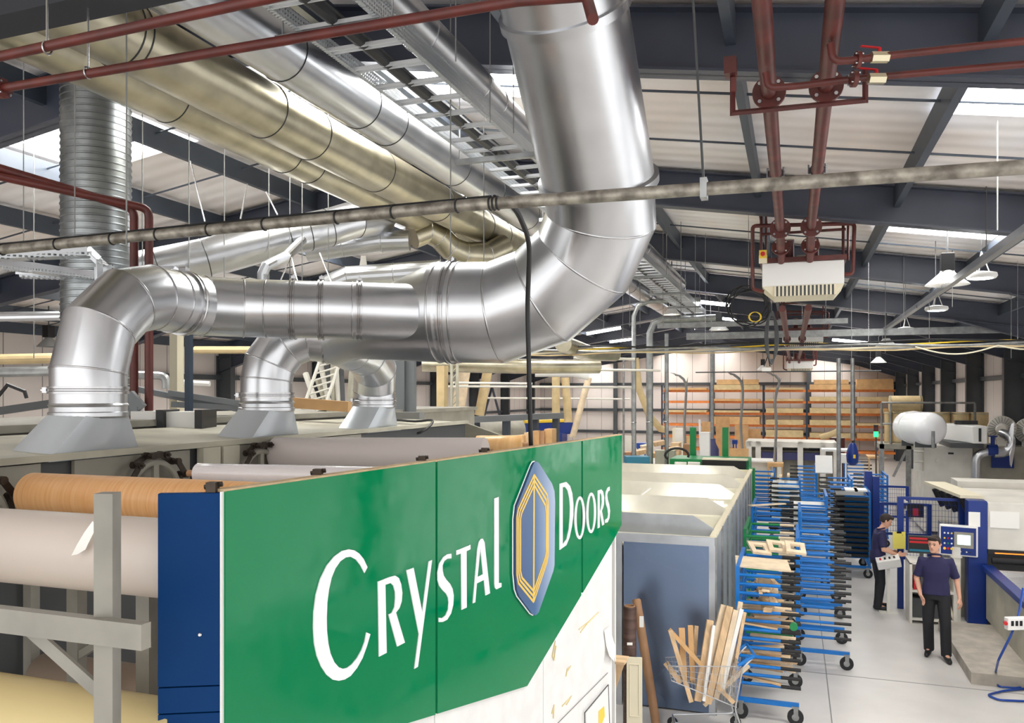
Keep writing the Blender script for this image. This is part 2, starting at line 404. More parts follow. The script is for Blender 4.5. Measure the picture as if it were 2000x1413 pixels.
# long parallel ducts under the roof
def ring_y(px, py, a): return PX(px, py, a).y
def longduct(label, a, z, r, y0, y1, rings, m, group='long ducts under the roof', rs=None, end=None):
    pts = [V((a, y0, z)), V((a, y1, z))]; rr = [r, r]
    if end: pts += [V(e) for e in end[0]]; rr += list(end[1])
    s = [(q-y0)/(y1-y0) for q in rings if y0 < q < y1]
    return duct('spiral_duct' if 0 else 'overhead_duct', label, pts, rr, seams=s, m=m, group=group, seam_m='seam_dark', n=40)
longduct('lowest and leftmost of the long parallel overhead ducts, darker brass-toned', -4.5, H+2.28, .21, 2.2, 13.4, [3.45, 5.05, 6.55, 6.95, 8.6, 10.2, 11.5, 12.7], 'galv_warm')
longduct('second of the long overhead ducts, between the brass-toned one and the one beside the tray', -4.0, H+2.27, .22, 1.2, 13.2, [4.05, 4.12, 5.55, 6.2, 7.4, 8.9, 10.3, 11.0, 12.2, 12.5, 12.8], 'galv_warm')
longduct('long overhead duct running directly beside the cable tray on its left', -3.45, H+2.44, .205, 1.2, 24, [3.3, 3.75, 5.0, 6.1, 6.6, 8.1, 9.2, 10.6, 12.5, 14, 16, 18, 20, 22], 'galv')
t = duct('overhead_duct', 'long overhead duct immediately right of the cable tray', [V((-2.2, .8, H+2.26)), V((-2.2, 5.6, H+2.26)), V((-2.2, 5.95, H+2.26)), V((-2.2, 17, H+2.26))], [.13, .13, .12, .12], seams=(.6, .8, .99, 2, 2.08, 2.3, 2.45, 2.6, 2.8), m='galv', group='long ducts under the roof', seam_m='seam', n=40)
# vertical spiral-wound duct
c = P(188, 700, 7.2); prof = []; z0, z1s = 3.6, under(c.x)+.2; z = z0; rS = .28
while z < z1s: prof += [(rS, z), (rS, z+.036), (rS+.007, z+.041), (rS+.007, z+.049), (rS, z+.054)]; z += .058
t = thing('spiral_duct', 'vertical ribbed spiral-wound duct standing behind the left elbow', 'duct', (c.x, c.y, z0))
b = MB(); b.lathe(prof, (c.x, c.y, 0), n=48); mesh('duct_wall', b, 'galv_spiral', t, sharp=50)
# mid-distance ducts, left
duct('slanting_duct', 'wide bright duct slanting up to the right behind the red drop pipes', [P(255, 535, 8.6), P(400, 505, 8.9), P(560, 462, 9.3), P(640, 445, 9.5), P(690, 430, 9.7), P(745, 425, 10.2)], .215, seams=(.35, 1, 2, 2.5, 3, 4), m='galv', n=40, seam_m='seam_dark')
duct('thin_duct', 'thin bright level duct right of the wide slanting duct', [P(600, 492, 10.2), P(740, 472, 10.2), P(800, 470, 10.2)], .13, seams=(.5, 1.1), n=24)
duct('elbow_duct', 'many-gored elbow duct curving down under the long overhead ducts', [P(805, 462, 10.4), P(835, 450, 10.5), P(858, 462, 10.6), P(880, 485, 10.7), P(905, 496, 10.8), P(950, 497, 11), P(985, 480, 11.2)], .16, seams=(1, 2, 3, 4, 5), n=28, m='galv_warm')
duct('level_duct', 'short level duct above the middle of the header duct', [P(640, 560, 9.2), P(680, 543, 9.2), P(860, 530, 9.2)], .13, seams=(1, 1.5), n=24)
duct('thin_duct', 'small swan-neck duct rising beside the header duct', [P(513, 600, 8.6), P(513, 535, 8.6), P(520, 520, 8.6), P(535, 512, 8.7), P(560, 500, 8.8), P(590, 470, 9.2)], .055, n=16)
# ================================================ cable tray with rungs (z = H+2)
tz = H+2.0; tx0, tx1 = -2.59, -2.08
def tray():
    t = thing('cable_tray', 'long perforated ladder cable tray hung between the overhead ducts', 'cable tray', ((tx0+tx1)/2, 1, tz))
    mtr = MT['tray']
    for x, sg in ((tx0, 1), (tx1, -1)):
        b = MB(); b.bb(x-.003, x+.003, 1, 21, tz, tz+.1); b.bb(x, x+sg*.03, 1, 21, tz-.003, tz+.003); b.bb(x, x-sg*.012, 1, 21, tz+.097, tz+.103); mesh('side_rail', b, mtr, t)
    y = 1.2; ry = []
    while y < 20.9: ry.append(y); y += .3
    for y in ry:
        b = MB(); b.bb(tx0, tx1, y-.024, y-.018, tz, tz+.022); b.bb(tx0, tx1, y+.018, y+.024, tz, tz+.022); b.bb(tx0, tx1, y-.024, y+.024, tz+.02, tz+.023); mesh('rung', b, 'rung', t)
    return t
def tray_mat():
    m = mat('tray', (206, 210, 214), .35, .7); nt = m.node_tree; b = nt.nodes['Principled BSDF']
    tc = nt.nodes.new('ShaderNodeTexCoord'); sp = nt.nodes.new('ShaderNodeSeparateXYZ'); nt.links.new(tc.outputs['Object'], sp.inputs[0])
    def pp(o, s):
        a = nt.nodes.new('ShaderNodeMath'); a.operation = 'PINGPONG'; a.inputs[1].default_value = s; nt.links.new(o, a.inputs[0])
        g = nt.nodes.new('ShaderNodeMath'); g.operation = 'LESS_THAN'; g.inputs[1].default_value = s*.55; nt.links.new(a.outputs[0], g.inputs[0]); return g.outputs[0]
    h = nt.nodes.new('ShaderNodeMath'); h.operation = 'MULTIPLY'; nt.links.new(pp(sp.outputs[1], .0125), h.inputs[0]); nt.links.new(pp(sp.outputs[2], .0125), h.inputs[1])
    tr = nt.nodes.new('ShaderNodeBsdfTransparent'); mx = nt.nodes.new('ShaderNodeMixShader'); nt.links.new(h.outputs[0], mx.inputs[0]); nt.links.new(b.outputs[0], mx.inputs[1]); nt.links.new(tr.outputs[0], mx.inputs[2])
    nt.links.new(mx.outputs[0], nt.nodes['Material Output'].inputs[0])
tray_mat(); tray()
b = MB(); b.pipe([V((-2.36, y, tz+.04+.006*math.sin(y*7))) for y in [1+.5*i for i in range(41)]], .042, 8)
one('power_cable', b, 'black', 'thick black cable lying along the middle of the cable tray', 'cable')
for k, y in enumerate((3.9, 6.45, 8.9, 11.3, 13.8, 16.3, 18.9)):
    t = thing('tray_hanger', 'grey channel bracket under the cable tray, %s' % (('out of view above', 'nearest in view, left of the widest duct', 'second of those in view', 'third in view, right of the widest duct', 'fourth of those in view', 'fifth of those in view', 'farthest of all')[k]), 'hanger', ((tx0+tx1)/2, y, tz-.05), 'brackets carrying the cable tray')
    b = MB(); b.bb(tx0-.14, tx1+.1, y-.02, y+.02, tz-.045, tz-.004); mesh('channel', b, 'galv_dull', t)
    for x in (tx0-.1, tx1+.07):
        b = MB(); b.tube((x, y, tz-.04), (x, y, sheet(x)-.02), .006, 6); mesh('threaded_rod', b, 'seam', t)
# ================================================ pipes
def pipe(name, label, pts, r, m, group=None, n=12, cat='pipe', fl=()):
    pts = [V(p) for p in pts]; t = thing(name, label, cat, pts[0], group) if fl else None
    b = MB(); b.pipe(pts, r, n)
    if not fl: return one(name, b, m, label, cat, group, sharp=40)
    mesh('pipe_body', b, m, t, sharp=40)
    for p, d, R, th in fl:
        q = MB(); q.tube(V(p)-V(d)*th/2, V(p)+V(d)*th/2, R, 24); f = mesh('flange', q, m, t)
        fr = frame(d)
        for k in range(4):
            a = math.pi/4+k*math.pi/2; c = V(p)+(fr[1]*math.cos(a)+fr[2]*math.sin(a))*R*.78; q = MB(); q.tube(c-V(d)*(th/2+.012), c+V(d)*(th/2+.012), R*.12, 6); mesh('bolt', q, 'seam', f)
    return t
def roundpath(pts, r, n=4):
    pts = [V(p) for p in pts]; out = [pts[0]]
    for i in range(1, len(pts)-1):
        a = (pts[i-1]-pts[i]).normalized(); c = (pts[i+1]-pts[i]).normalized(); p0 = pts[i]+a*r; p1 = pts[i]+c*r
        for k in range(n+1):
            s = k/n; out.append(p0*(1-s)**2+pts[i]*2*s*(1-s)+p1*s*s)
    return out+[pts[-1]]
# two foreground oxide-red pipes crossing the top left
pa, pb = P(-30, 120, 3.3), P(980, 6, 4.6)
def crossX(x, y, Y): return PY(x, y, Y)
Y1 = 2.75
p0, p1 = crossX(-40, 120, Y1), crossX(1010, 4, Y1); zz = (p0.z+p1.z)/2; p0.z = zz-.03; p1.z = zz+.03
pipe('gas_pipe', 'upper of the two dark red pipes crossing the long ducts at top left', [crossX(-30, 117, Y1), crossX(470, 8, Y1), crossX(700, -42, Y1)], .022, 'red_oxide', 'red gas pipes at the top left')
pipe('gas_pipe', 'lower of the two dark red pipes crossing the long ducts at top left', [crossX(8, 172, Y1+.35), crossX(490, 90, Y1+.35), crossX(1010, 2, Y1+.35), crossX(1145, -8, Y1+.35), crossX(1158, 38, Y1+.2)], .022, 'red_oxide', 'red gas pipes at the top left', fl=[(crossX(4, 173, Y1+.35), V((1, .05, 0)), .05, .03)])
for x, y, Y, z in ((92, 94, Y1, 0), (172, 142, Y1+.35, 0)):
    p = crossX(x, y, Y); t = thing('pipe_hanger', 'thin rod and ring holding the %s red pipe at top left' % ('upper' if Y == Y1 else 'lower'), 'hanger', p)
    b = MB(); b.tube(p+V((0, 0, .02)), (p.x, p.y, sheet(p.x)-.02), .005, 6); mesh('rod', b, 'seam', t)
    b = MB(); b.ring(p, (1, .05, 0), .026, .005, 16, 6); mesh('ring_clip', b, 'seam', t)
# dark cross beam at top left
b = MB(); q0, q1 = PY(-60, 74, 3.1), PY(300, -14, 3.1); b.bar(q0+V((-.5, 0, .15)), q1+V((1.0, 0, .15)), .2, .28); one('cross_beam', b, 'beam_dark', 'dark steel beam crossing the top left corner', 'beam')
# left-hand pair of red drop pipes
zR = PX(250, 405, -5.4)
for k, (y0, x1, y1, yd) in enumerate(((332, 262, 408, 540), (350, 291, 408, 540))):
    a = P(-30, y0-12, 6.0); c = P(x1, y1, 6.6)
    pipe('drop_pipe', ('left' if k == 0 else 'right')+' of two dark red pipes that cross the ribbed duct and turn down', roundpath([a, c, P(x1, 820, 6.6)], .07), .033, 'red_oxide', 'red drop pipes by the ribbed duct')
# galvanised conduit crossing the whole picture
zc = H+.915; Yc = 3.78
def cpt(x): return V((x, Yc, zc))
b = MB(); b.pipe([PY(-60, 494, Yc), PY(900, 402, Yc), PY(2080, 321, Yc)], .03, 20)
t = thing('conduit', 'dusty galvanised conduit tube crossing the whole view in front of the ducts', 'conduit', PY(-60, 494, Yc)); mesh('tube', b, 'conduit_m', t)
def conduit_pt(x):
    if x < 900: f = (x+60)/960; return PY(x, 494+(402-494)*f, Yc)
    f = (x-900)/1180; return PY(x, 402+(321-402)*f, Yc)
for x in (5, 112, 220, 308, 408, 517, 658, 768, 893, 958, 965, 973):
    b = MB(); b.ring(conduit_pt(x), (1, 0, 0), .032, .005, 18, 6); tie = mesh('cable_tie', b, 'black', t)
b = MB(); b.pipe([conduit_pt(x)+V((0, 0, .036)) for x in (-60, 120, 300, 500, 700, 960)], .006, 6); one('black_cable', b, 'black', 'thin black cable strapped along the top of the crossing conduit', 'cable')
p = conduit_pt(965); b = MB(); b.pipe(roundpath([p+V((0, 0, .03)), P(1005, 400, 4.15), P(1035, 470, 4.4), P(1030, 600, 4.6), PZ(1036, 868, H-.28) if 0 else P(1037, 872, 4.75)], .1), .014, 8)
one('hanging_cable', b, 'black', 'thick black cable dropping from the conduit down to the green sign', 'cable')
p = conduit_pt(1375); t = thing('conduit_hanger', 'rod and clip holding the crossing conduit right of the widest duct', 'hanger', p)
b = MB(); b.tube(p, (P(1352, -30, 4.1).x, P(1352, -30, 4.1).y, P(1352, -30, 4.1).z), .006, 6); mesh('rod', b, 'darkgrey', t)
b = MB(); b.box(p+V((0, 0, 0)), (.03, .07, .09)); mesh('clip', b, 'galv_dull', t)
# flue pipe pair to the heaters
HF = []
for k, (a, px) in enumerate(((-.15, 1487), (.195, 1628))):
    z = H+1.95; nm = ('left', 'right')[k]
    yq = [4.35, 10.3, 10.9]
    fls = [(V((a, 5.55, z)), V((0, 1, 0)), .105, .03), (V((a, 10.15, z)), V((0, 1, 0)), .12, .03), (V((a, 10.75, z-.12)), V((0, 1, -.3)).normalized(), .11, .03)]
    t = pipe('flue_pipe', nm+' of the two thick dark red flue pipes running to the nearest heater', [V((a, .5, z)), V((a, 10.2, z)), V((a, 11.0, z-.25))], .05, 'red_oxide', 'flue pipes overhead', n=20, fl=fls)
    b = MB(); b.ring((a, 7.6, z), (0, 1, 0), .055, .008, 20, 6); r = mesh('pipe_clip', b, 'darkgrey', t)
    for s in (-1, 1): b = MB(); b.tube((a+s*.068, 7.6, z-.03), (a+s*.068, 7.6, z+.05), .01, 8); mesh('clip_bolt', b, 'seam', r)
    for s in (0,): b = MB(); b.tube((a, 7.6, z+.05), (a, 7.6, sheet(a)-.06), .005, 6); mesh('rod', b, 'seam', t)
    for (ya, yb) in ((12.1, 21.4), (22.8, 33)):
        pipe('flue_pipe', nm+' red flue pipe between '+('the nearest and the middle heater' if ya < 20 else 'the middle and the farthest heater'), [V((a, ya, z-.75)), V((a, yb-.6, z-.6)), V((a, yb-.2, z-.75))], .05, 'red_oxide', 'flue pipes overhead', n=14, fl=[(V((a, yb-.5, z-.62)), V((0, 1, 0)), .09, .03)])
# valve pipes to the right
zv = H+1.78
A0 = P(1624, 60, 4.35)
pipe('gas_branch', 'upper thin red gas pipe branching right off the right flue pipe', roundpath([P(1622, 85, 4.4), P(1627, 120, 4.4), P(1665, 118, 4.4), P(1740, 108, 4.35), P(2060, 74, 4.2)], .04), .02, 'red_oxide', fl=[(P(1675, 117, 4.4), RT, .045, .02)])
pipe('gas_branch', 'lower thin red gas pipe branching right off the left flue pipe', roundpath([P(1495, 142, 4.75), P(1500, 172, 4.75), P(1560, 168, 4.7), P(1670, 154, 4.55), P(2060, 120, 4.3)], .04), .02, 'red_oxide', fl=[(P(1668, 154, 4.5), RT, .045, .025)])
for nm, (x, y, t0) in (('upper', (1718, 112, 4.36)), ('lower', (1712, 154, 4.5))):
    p = P(x, y, t0); t = thing('gas_valve', 'brass ball valve with lever on the %s branch pipe' % nm, 'valve', p)
    b = MB(); b.tube(p-RT*.045, p+RT*.045, .03, 6); mesh('valve_body', b, 'brass', t)
    b = MB(); b.tube(p, p+UP*.05, .01, 8); b.bar(p+UP*.05, p+UP*.06-RT*.1, .015, .006); mesh('lever', b, 'red', t)
pipe('support_frame', 'bent red square bracket hanging under the two flue pipes', [P(1431, 120, 4.9), P(1431, 221, 4.9), P(1690, 196, 4.75), P(1690, 135, 4.7)], .016, 'red_dark', n=4, cat='bracket')
b = MB(); p = P(1427, 132, 4.9); b.box(p, (.07, .1, .1)); b.box(p+V((.02, -.04, -.12)), (.03, .03, .08)); one('beam_clamp', b, 'red_oxide', 'red clamp gripping the rafter flange at the bracket end', 'clamp')
# ================================================ sign and machine on the left
t1 = 2.5
SA = P(435, 960, t1); SB = P(1212, 850, 2.37*t1); SB.z = SA.z
SE = (SB-SA); SE.z = 0; SLEN = SE.length; SE.normalize(); SN = V((SE.y, -SE.x, 0))
def SG(x, y, off=0.):
    d = ray(x, y); o = SA+SN*off; t = (o-EYE).dot(SN)/d.dot(SN); return EYE+d*t
ZT = SA.z
def scol(x): return SG(x, 800)
sign = thing('fascia_sign', 'glossy green fascia sign lettered CRYSTAL DOORS', 'sign', (SA.x, SA.y, 2.0))
def gp(name, pts, off, th, m, parent): b = MB(); b.poly([[SG(x, y, off) for x, y in pts]], SN*th); return mesh(name, b, m, parent, bevel=0)
def topz(x): p = SG(x, 900); p.z = ZT; return p
def panel(xa, xb, low):
    a = topz(xa); c = topz(xb); pts = [a, c]+[SG(x, y) for x, y in low]; b = MB(); b.poly([pts], SN*.012)
    return mesh('sign_panel', b, 'sign_green', sign)
def sign_mat():
    m = mat('sign_green', (0, 124, 76), .12, coat=0, spec=.22); nt = m.node_tree; b = nt.nodes['Principled BSDF']
    tc = nt.nodes.new('ShaderNodeTexCoord'); n = nt.nodes.new('ShaderNodeTexNoise'); n.inputs['Scale'].default_value = 9; n.inputs['Detail'].default_value = 6
    nt.links.new(tc.outputs['Object'], n.inputs[0]); mr = nt.nodes.new('ShaderNodeMapRange'); mr.inputs['From Min'].default_value = .35; mr.inputs['From Max'].default_value = .7; mr.inputs['To Min'].default_value = .04; mr.inputs['To Max'].default_value = .2
    nt.links.new(n.outputs[0], mr.inputs[0]); nt.links.new(mr.outputs[0], b.inputs['Roughness'])
sign_mat()
panel(435, 846, [(846, 1396), (435, 1520)])
panel(850, 1132, [(1132, 1163), (1026, 1340), (850, 1394)])
panel(1135, 1212, [(1211, 1025), (1195, 1056), (1135, 1158)])
b = MB(); a = topz(435); c = topz(1212); b.bar(a-SN*.012+V((0, 0, .002)), c-SN*.012+V((0, 0, .002)), .045, .008); mesh('top_edge', b, 'dust', sign)
b = MB(); a = topz(435); b.bar(a+SN*.004-SE*.006, V((a.x, a.y, 1.9))+SN*.004-SE*.006, .004, .016); mesh('edge_strip', b, 'white', sign)
mat('letter_white', (240, 240, 244), .3)
def L1(p): return [(590+x/4.712, 1050+y/4.71) for x, y in p]
def L2(p): return [(790+x/5.233, 950+y/5.233) for x, y in p]
def L3(p): return [(980+x/4.154, 880+y/4.156) for x, y in p]
def ell(cx, cy, rx, ry, sh=0, n=28): return [(cx+rx*math.cos(2*math.pi*k/n), cy+ry*math.sin(2*math.pi*k/n)+sh*math.cos(2*math.pi*k/n)) for k in range(n)]
LT = [
 [L1([(425,110),(360,125),(290,175),(220,260),(160,385),(120,530),(100,690),(97,830),(105,970),(130,1090),(170,1190),(220,1265),(275,1310),(330,1320),(385,1308),(440,1275),(500,1200),(550,1110),(590,1000),(622,890),(587,875),(570,960),(540,1040),(500,1110),(450,1170),(410,1200),(370,1210),(330,1195),(290,1150),(255,1070),(235,980),(222,860),(220,740),(225,600),(240,480),(265,370),(300,285),(345,220),(395,185),(440,178),(490,205),(530,255),(568,328),(595,275),(560,200),(520,150),(475,120)])],
 [L1([(692,408),(800,365),(850,352),(885,375),(905,430),(916,510),(910,590),(890,650),(858,692),(940,968),(870,1005),(790,710),(820,695),(845,640),(852,560),(850,500),(835,445),(810,420),(760,437),(772,1062),(703,1098)])],
 [L1([(955,303),(1020,280),(1100,690),(1160,222),(1190,208),(1060,1190),(1028,1210),(1070,890)])],
 [L2([(473,690),(430,697),(390,725),(350,790),(332,880),(333,960),(350,1020),(385,1065),(420,1100),(440,1140),(446,1190),(440,1260),(415,1320),(380,1350),(345,1345),(345,1390),(385,1388),(430,1365),(470,1300),(492,1210),(497,1120),(485,1050),(460,1000),(420,955),(395,915),(383,860),(383,810),(400,765),(430,742),(473,738)])],
 [L2([(525,658),(668,600),(668,645),(628,665),(630,1240),(578,1265),(572,688),(525,705)])],
 [L2([(693,1198),(740,640),(755,570),(775,538),(795,538),(812,575),(868,1095),(823,1118),(807,958),(733,995),(717,1188)]), L2([(740,930),(797,900),(770,632)])],
 [L2([(913,125),(957,110),(958,990),(985,990),(985,1030),(935,1055),(920,1040),(914,1000)])],
 [L3([(465,272),(520,257),(550,290),(568,350),(577,440),(576,530),(565,620),(545,710),(520,770),(465,810)]), L3([(490,300),(510,297),(530,325),(545,390),(550,460),(548,550),(540,640),(522,720),(490,765)])],
 [L3(ell(629,548,43,175,-8)), L3(ell(629,548,26,150,-5))],
 [L3(ell(722,508,40,165,-8)), L3(ell(722,508,23,142,-5))],
 [L3([(775,328),(805,318),(818,335),(826,380),(825,440),(815,475),(808,490),(828,600),(812,612),(792,500),(800,475),(808,420),(806,370),(798,345),(791,352),(791,625),(775,635)])],
 [L3([(872,295),(855,305),(840,340),(836,390),(843,440),(855,475),(860,520),(855,550),(835,565),(835,590),(855,585),(870,550),(875,490),(868,440),(856,400),(852,360),(858,335),(872,325)])]]
for loops in LT:
    b = MB(); b.poly([[SG(x, y, .0125) for x, y in L] for L in loops], SN*.004); mesh('letter', b, 'letter_white', sign, sharp=20)
EMB = L3([(262,90),(280,105),(385,270),(405,330),(410,420),(405,930),(395,980),(275,1315),(250,1340),(225,1325),(120,1185),(100,1130),(88,1000),(88,560),(100,450),(120,400),(230,120),(245,95)])
def emb_mat():
    m = mat('emblem_blue', (80, 112, 150), .25); nt = m.node_tree; b = nt.nodes['Principled BSDF']
    tc = nt.nodes.new('ShaderNodeTexCoord'); sp = nt.nodes.new('ShaderNodeSeparateXYZ'); nt.links.new(tc.outputs['Generated'], sp.inputs[0])
    r = nt.nodes.new('ShaderNodeValToRGB'); r.color_ramp.elements[0].color = lin((70, 86, 128)); r.color_ramp.elements[1].color = lin((170, 186, 214)); r.color_ramp.elements[1].position = 1
    e = r.color_ramp.elements.new(.45); e.color = lin((66, 104, 148))
    nt.links.new(sp.outputs[1], r.inputs[0]); nt.links.new(r.outputs[0], b.inputs['Base Color'])
emb_mat(); mat('gold', (238, 196, 92), .35)
b = MB(); b.poly([[SG(x, y, .0125) for x, y in EMB]], SN*.018); em = mesh('emblem', b, 'emblem_blue', sign)
b = MB(); pts = [SG(x, y, .022) for x, y in EMB]
for i in range(len(pts)): b.tube(pts[i], pts[(i+1) % len(pts)], .0035, 6)
mesh('rim', b, 'letter_white', em)
for lx, rx, tp, bt in ((123, 376, 200, 1232), (137, 369, 240, 1188), (151, 361, 282, 1145)):
    dl = lx-123
    q = L3([(262, tp), (rx-8, tp+165), (rx, tp+230), (rx, 850-dl), (rx-10, 905-dl), (258, bt), (lx+12, 1080-dl*1.6), (lx, 1010-dl), (lx, 540+dl*.6), (lx+10, 480+dl)]); pts = [SG(x, y, .0312) for x, y in q]; b = MB()
    for i in range(len(pts)): b.bar(pts[i], pts[(i+1) % len(pts)], .004, .0125, up=SN) if 0 else b.bar(pts[i], pts[(i+1) % len(pts)], .0125, .003, up=SN)
    mesh('gold_line', b, 'gold', em)
b = MB(); q = L3([(262, 200), (258, 1232)]); b.bar(SG(*q[0], .032), SG(*q[1], .032), .016, .003, up=SN); mesh('gold_line', b, 'gold', em)
# white casing under the sign
cas = thing('machine_casing', 'scuffed white casing below the green sign', 'casing', (SA.x, SA.y, 0))
mat('casing_white', (236, 235, 234), .4, var=.04, scale=8)
def cpanel(xa, xb):
    a = SG(xa, 1000, -.004); c = SG(xb, 1000, -.004); b = MB(); h = [V((p.x, p.y, z)) for z in (.02, ZT-.03) for p in (a, c)]
    b.hexa([h[0], h[1], h[1]-SN*.05, h[0]-SN*.05, h[2], h[3], h[3]-SN*.05, h[2]-SN*.05]); return mesh('casing_panel', b, 'casing_white', cas)
cpanel(437, 848); cpanel(849.5, 1060.5); cpanel(1061.5, 1195)
b = MB(); a = SG(1194, 1000, -.06); b.bar(V((a.x, a.y, 0)), V((a.x, a.y, ZT-.04)), .06, .04); mesh('corner_post', b, 'white', cas)
b = MB()   # hairline joint and the raised access hatch
b.bar(SG(1090, 1413, .002), SG(1187, 1315, .002), .004, .003, up=SN); mesh('joint', b, 'midgrey', cas)
b = MB(); hp = [(1142, 1393), (1188, 1338), (1192, 1450), (1144, 1500)]; b.poly([[SG(x, y, 0) for x, y in hp]], SN*.01); hatch = mesh('access_hatch', b, 'white', cas)
b = MB(); pts = [SG(x, y, .011) for x, y in hp]
for i in range(4): b.bar(pts[i], pts[(i+1) % 4], .006, .004, up=SN)
mesh('hatch_edge', b, 'darkgrey', hatch)
b = MB(); b.poly([[SG(x, y, .011) for x, y in ((1169, 1390), (1180, 1380), (1181, 1400), (1176, 1413), (1169, 1413))]], SN*.001); mesh('yellow_mark', b, 'yellow', hatch)
mat('glue', (222, 204, 150), .7)
for L in ([(1083, 1268), (1084, 1256), (1079, 1282), (1082, 1290), (1086, 1262)], [(1131, 1230), (1150, 1215), (1168, 1198), (1148, 1218), (1134, 1236)], [(1106, 1322), (1108, 1308), (1114, 1303), (1108, 1312)], [(1098, 1380), (1110, 1368), (1115, 1362), (1106, 1378)], [(1078, 1395), (1082, 1380), (1081, 1404)]):
    b = MB(); b.pipe([SG(x, y, .0) for x, y in L], .0035, 5); mesh('glue_residue', b, 'glue', cas)
b = MB(); n0 = [(1180, 1232), (1190, 1225), (1196, 1245), (1203, 1268), (1199, 1292), (1190, 1282), (1184, 1262)]
b.poly([[SG(x, y, .004+.012*(i % 3)) for i, (x, y) in enumerate(n0)]], SN*.001); one('paper_notice', b, 'paper', 'curled white paper taped to the casing edge', 'paper')
b = MB(); b.box(V(P(1037, 866, 4.75)), (.05, .03, .03)); 
# little clamps on the sign's upper edge
for k, (x, y) in enumerate(((636, 922), (432, 948), (838, 908 - 8), (958, 878))):
    p = topz(x) - SN*.035; b = MB(); b.box(p+V((0, 0, .012)), (.03, .035, .03), .3); b.tube(p+V((-.03, 0, .01)), p+V((.02, .02, .02)), .008, 8)
    one('edge_clamp', b, 'chain', ('small dark clamp on the sign top edge beside the wrapped white roll', 'small rusty clamp on the near corner of the sign', 'small dark clamp on the sign top edge above the first panel joint', 'small dark clamp on the sign top edge by the beige wood-grain roll')[k], 'clamp')
# blue end panel
bt = P(308, 965, 2.47); bt2 = V((SA.x, SA.y, bt.z))-SE*.01; e = thing('blue_end_panel', 'deep blue sheet metal end panel left of the green sign', 'panel', (bt.x, bt.y, 1.5))
def bpan(z0, z1, first):
    b = MB(); d = (bt2-bt); d.z = 0; nn = V((d.y, -d.x, 0)).normalized(); a = V((bt.x, bt.y, 0)); c = V((bt2.x, bt2.y, 0)); u = V((0, 0, 1))
    b.hexa([a+u*z0, c+u*z0, c-nn*.03+u*z0, a-nn*.03+u*z0, a+u*z1, c+u*z1, c-nn*.03+u*z1, a-nn*.03+u*z1]); return mesh('blue_sheet', b, 'panel_blue', e, bevel=.002), nn
zc1 = P(320, 1345, 2.47).z; zc2 = P(320, 1397, 2.47).z
bpan(zc1+.002, bt.z, 1); bpan(zc2+.002, zc1-.001, 0); _, nn = bpan(1.2, zc2-.001, 0)
p = P(388, 1243, 2.47); d = (bt2-bt); d.z = 0; s = (p-bt); s.z = 0; k = s.dot(d.normalized()); p = V((bt.x, bt.y, p.z))+d.normalized()*k
b = MB(); b.lathe([(.006, 0), (.006, .003), (.004, .005)], p+nn*0, nn, n=12); mesh('screw', b, 'seam', e)
# rolls of foil
def roll(label, p0, p1, r, m, core=True, group='foil rolls on the carousel', name='foil_roll', tape=None):
    p0 = V(p0); p1 = V(p1); t = thing(name, label, 'roll', p0, group); d = (p1-p0).normalized()
    b = MB(); L = (p1-p0).length; b.lathe([(r-.004, 0), (r, .006), (r, L-.006), (r-.004, L)], p0, d, n=48); mesh('foil', b, m, t, sharp=40)
    b = MB(); b.tube(p0-d*.05, p1+d*.05, r*.32, 16); mesh('core_tube', b, 'kraft', t)
    return t
def grain(name, c1, c2, sc, st):
    m = mat(name, c1, .35); nt = m.node_tree; bs = nt.nodes['Principled BSDF']; tc = nt.nodes.new('ShaderNodeTexCoord'); mp = nt.nodes.new('ShaderNodeMapping'); mp.inputs['Scale'].default_value = st
    n = nt.nodes.new('ShaderNodeTexNoise'); n.inputs['Scale'].default_value = sc; n.inputs['Detail'].default_value = 8; r = nt.nodes.new('ShaderNodeValToRGB'); r.color_ramp.elements[0].position = .3; r.color_ramp.elements[1].position = .7
    r.color_ramp.elements[0].color = lin(c2); r.color_ramp.elements[1].color = lin(c1)
    nt.links.new(tc.outputs['Object'], mp.inputs[0]); nt.links.new(mp.outputs[0], n.inputs[0]); nt.links.new(n.outputs[0], r.inputs[0]); nt.links.new(r.outputs[0], bs.inputs['Base Color'])
grain('foil_wood', (234, 184, 130), (222, 162, 104), 4, (22, 1, 1)); grain('foil_beech', (234, 190, 132), (214, 164, 104), 3, (10, 1, 1)); grain('foil_walnut', (104, 80, 72), (62, 44, 40), 3, (1, 1, 8))
mat('foil_white', (204, 192, 182), .45); mat('foil_grey', (210, 200, 196), .45); mat('foil_cream', (206, 186, 134), .5); mat('foil_taupe', (150, 132, 116), .5)
def SX(y):  # x of the sign plane at depth y
    return SA.x+SE.x/SE.y*(y-SA.y)
Y = 2.87; roll('orange wood-grain foil roll behind the blue end panel', P(62, 966, 3.8), (SX(Y)-.12, Y, P(62, 966, 3.8).z), .1, 'foil_wood')
Y = 2.2; z = H-.545; wr = roll('thick off-white foil roll crossing behind the bare grey post', (-3.2, Y, z), (SX(Y)-.16, Y, z), .13, 'foil_white')
b = MB(); c = PY(158, 1045, Y-.13)
pts = [V((PY(x, yy, Y-.128).x, Y-.128-.012*q, PY(x, yy, Y-.128).z)) for x, yy, q in ((182, 1018, .2), (190, 1030, .3), (182, 1052, .9), (176, 1072, 1.6), (166, 1080, 2.5), (156, 1082, 2.8), (160, 1062, 1.6), (168, 1040, .6))]
b.poly([pts], (0, .001, 0)); mesh('tape_scrap', b, 'yellow_paper' if 0 else 'paper', wr)
Y = 2.07; z = H-1.1; roll('cream yellow foil roll at the bottom left corner', (-3.1, Y, z), (SX(Y)-.14, Y, z), .14, 'foil_cream')
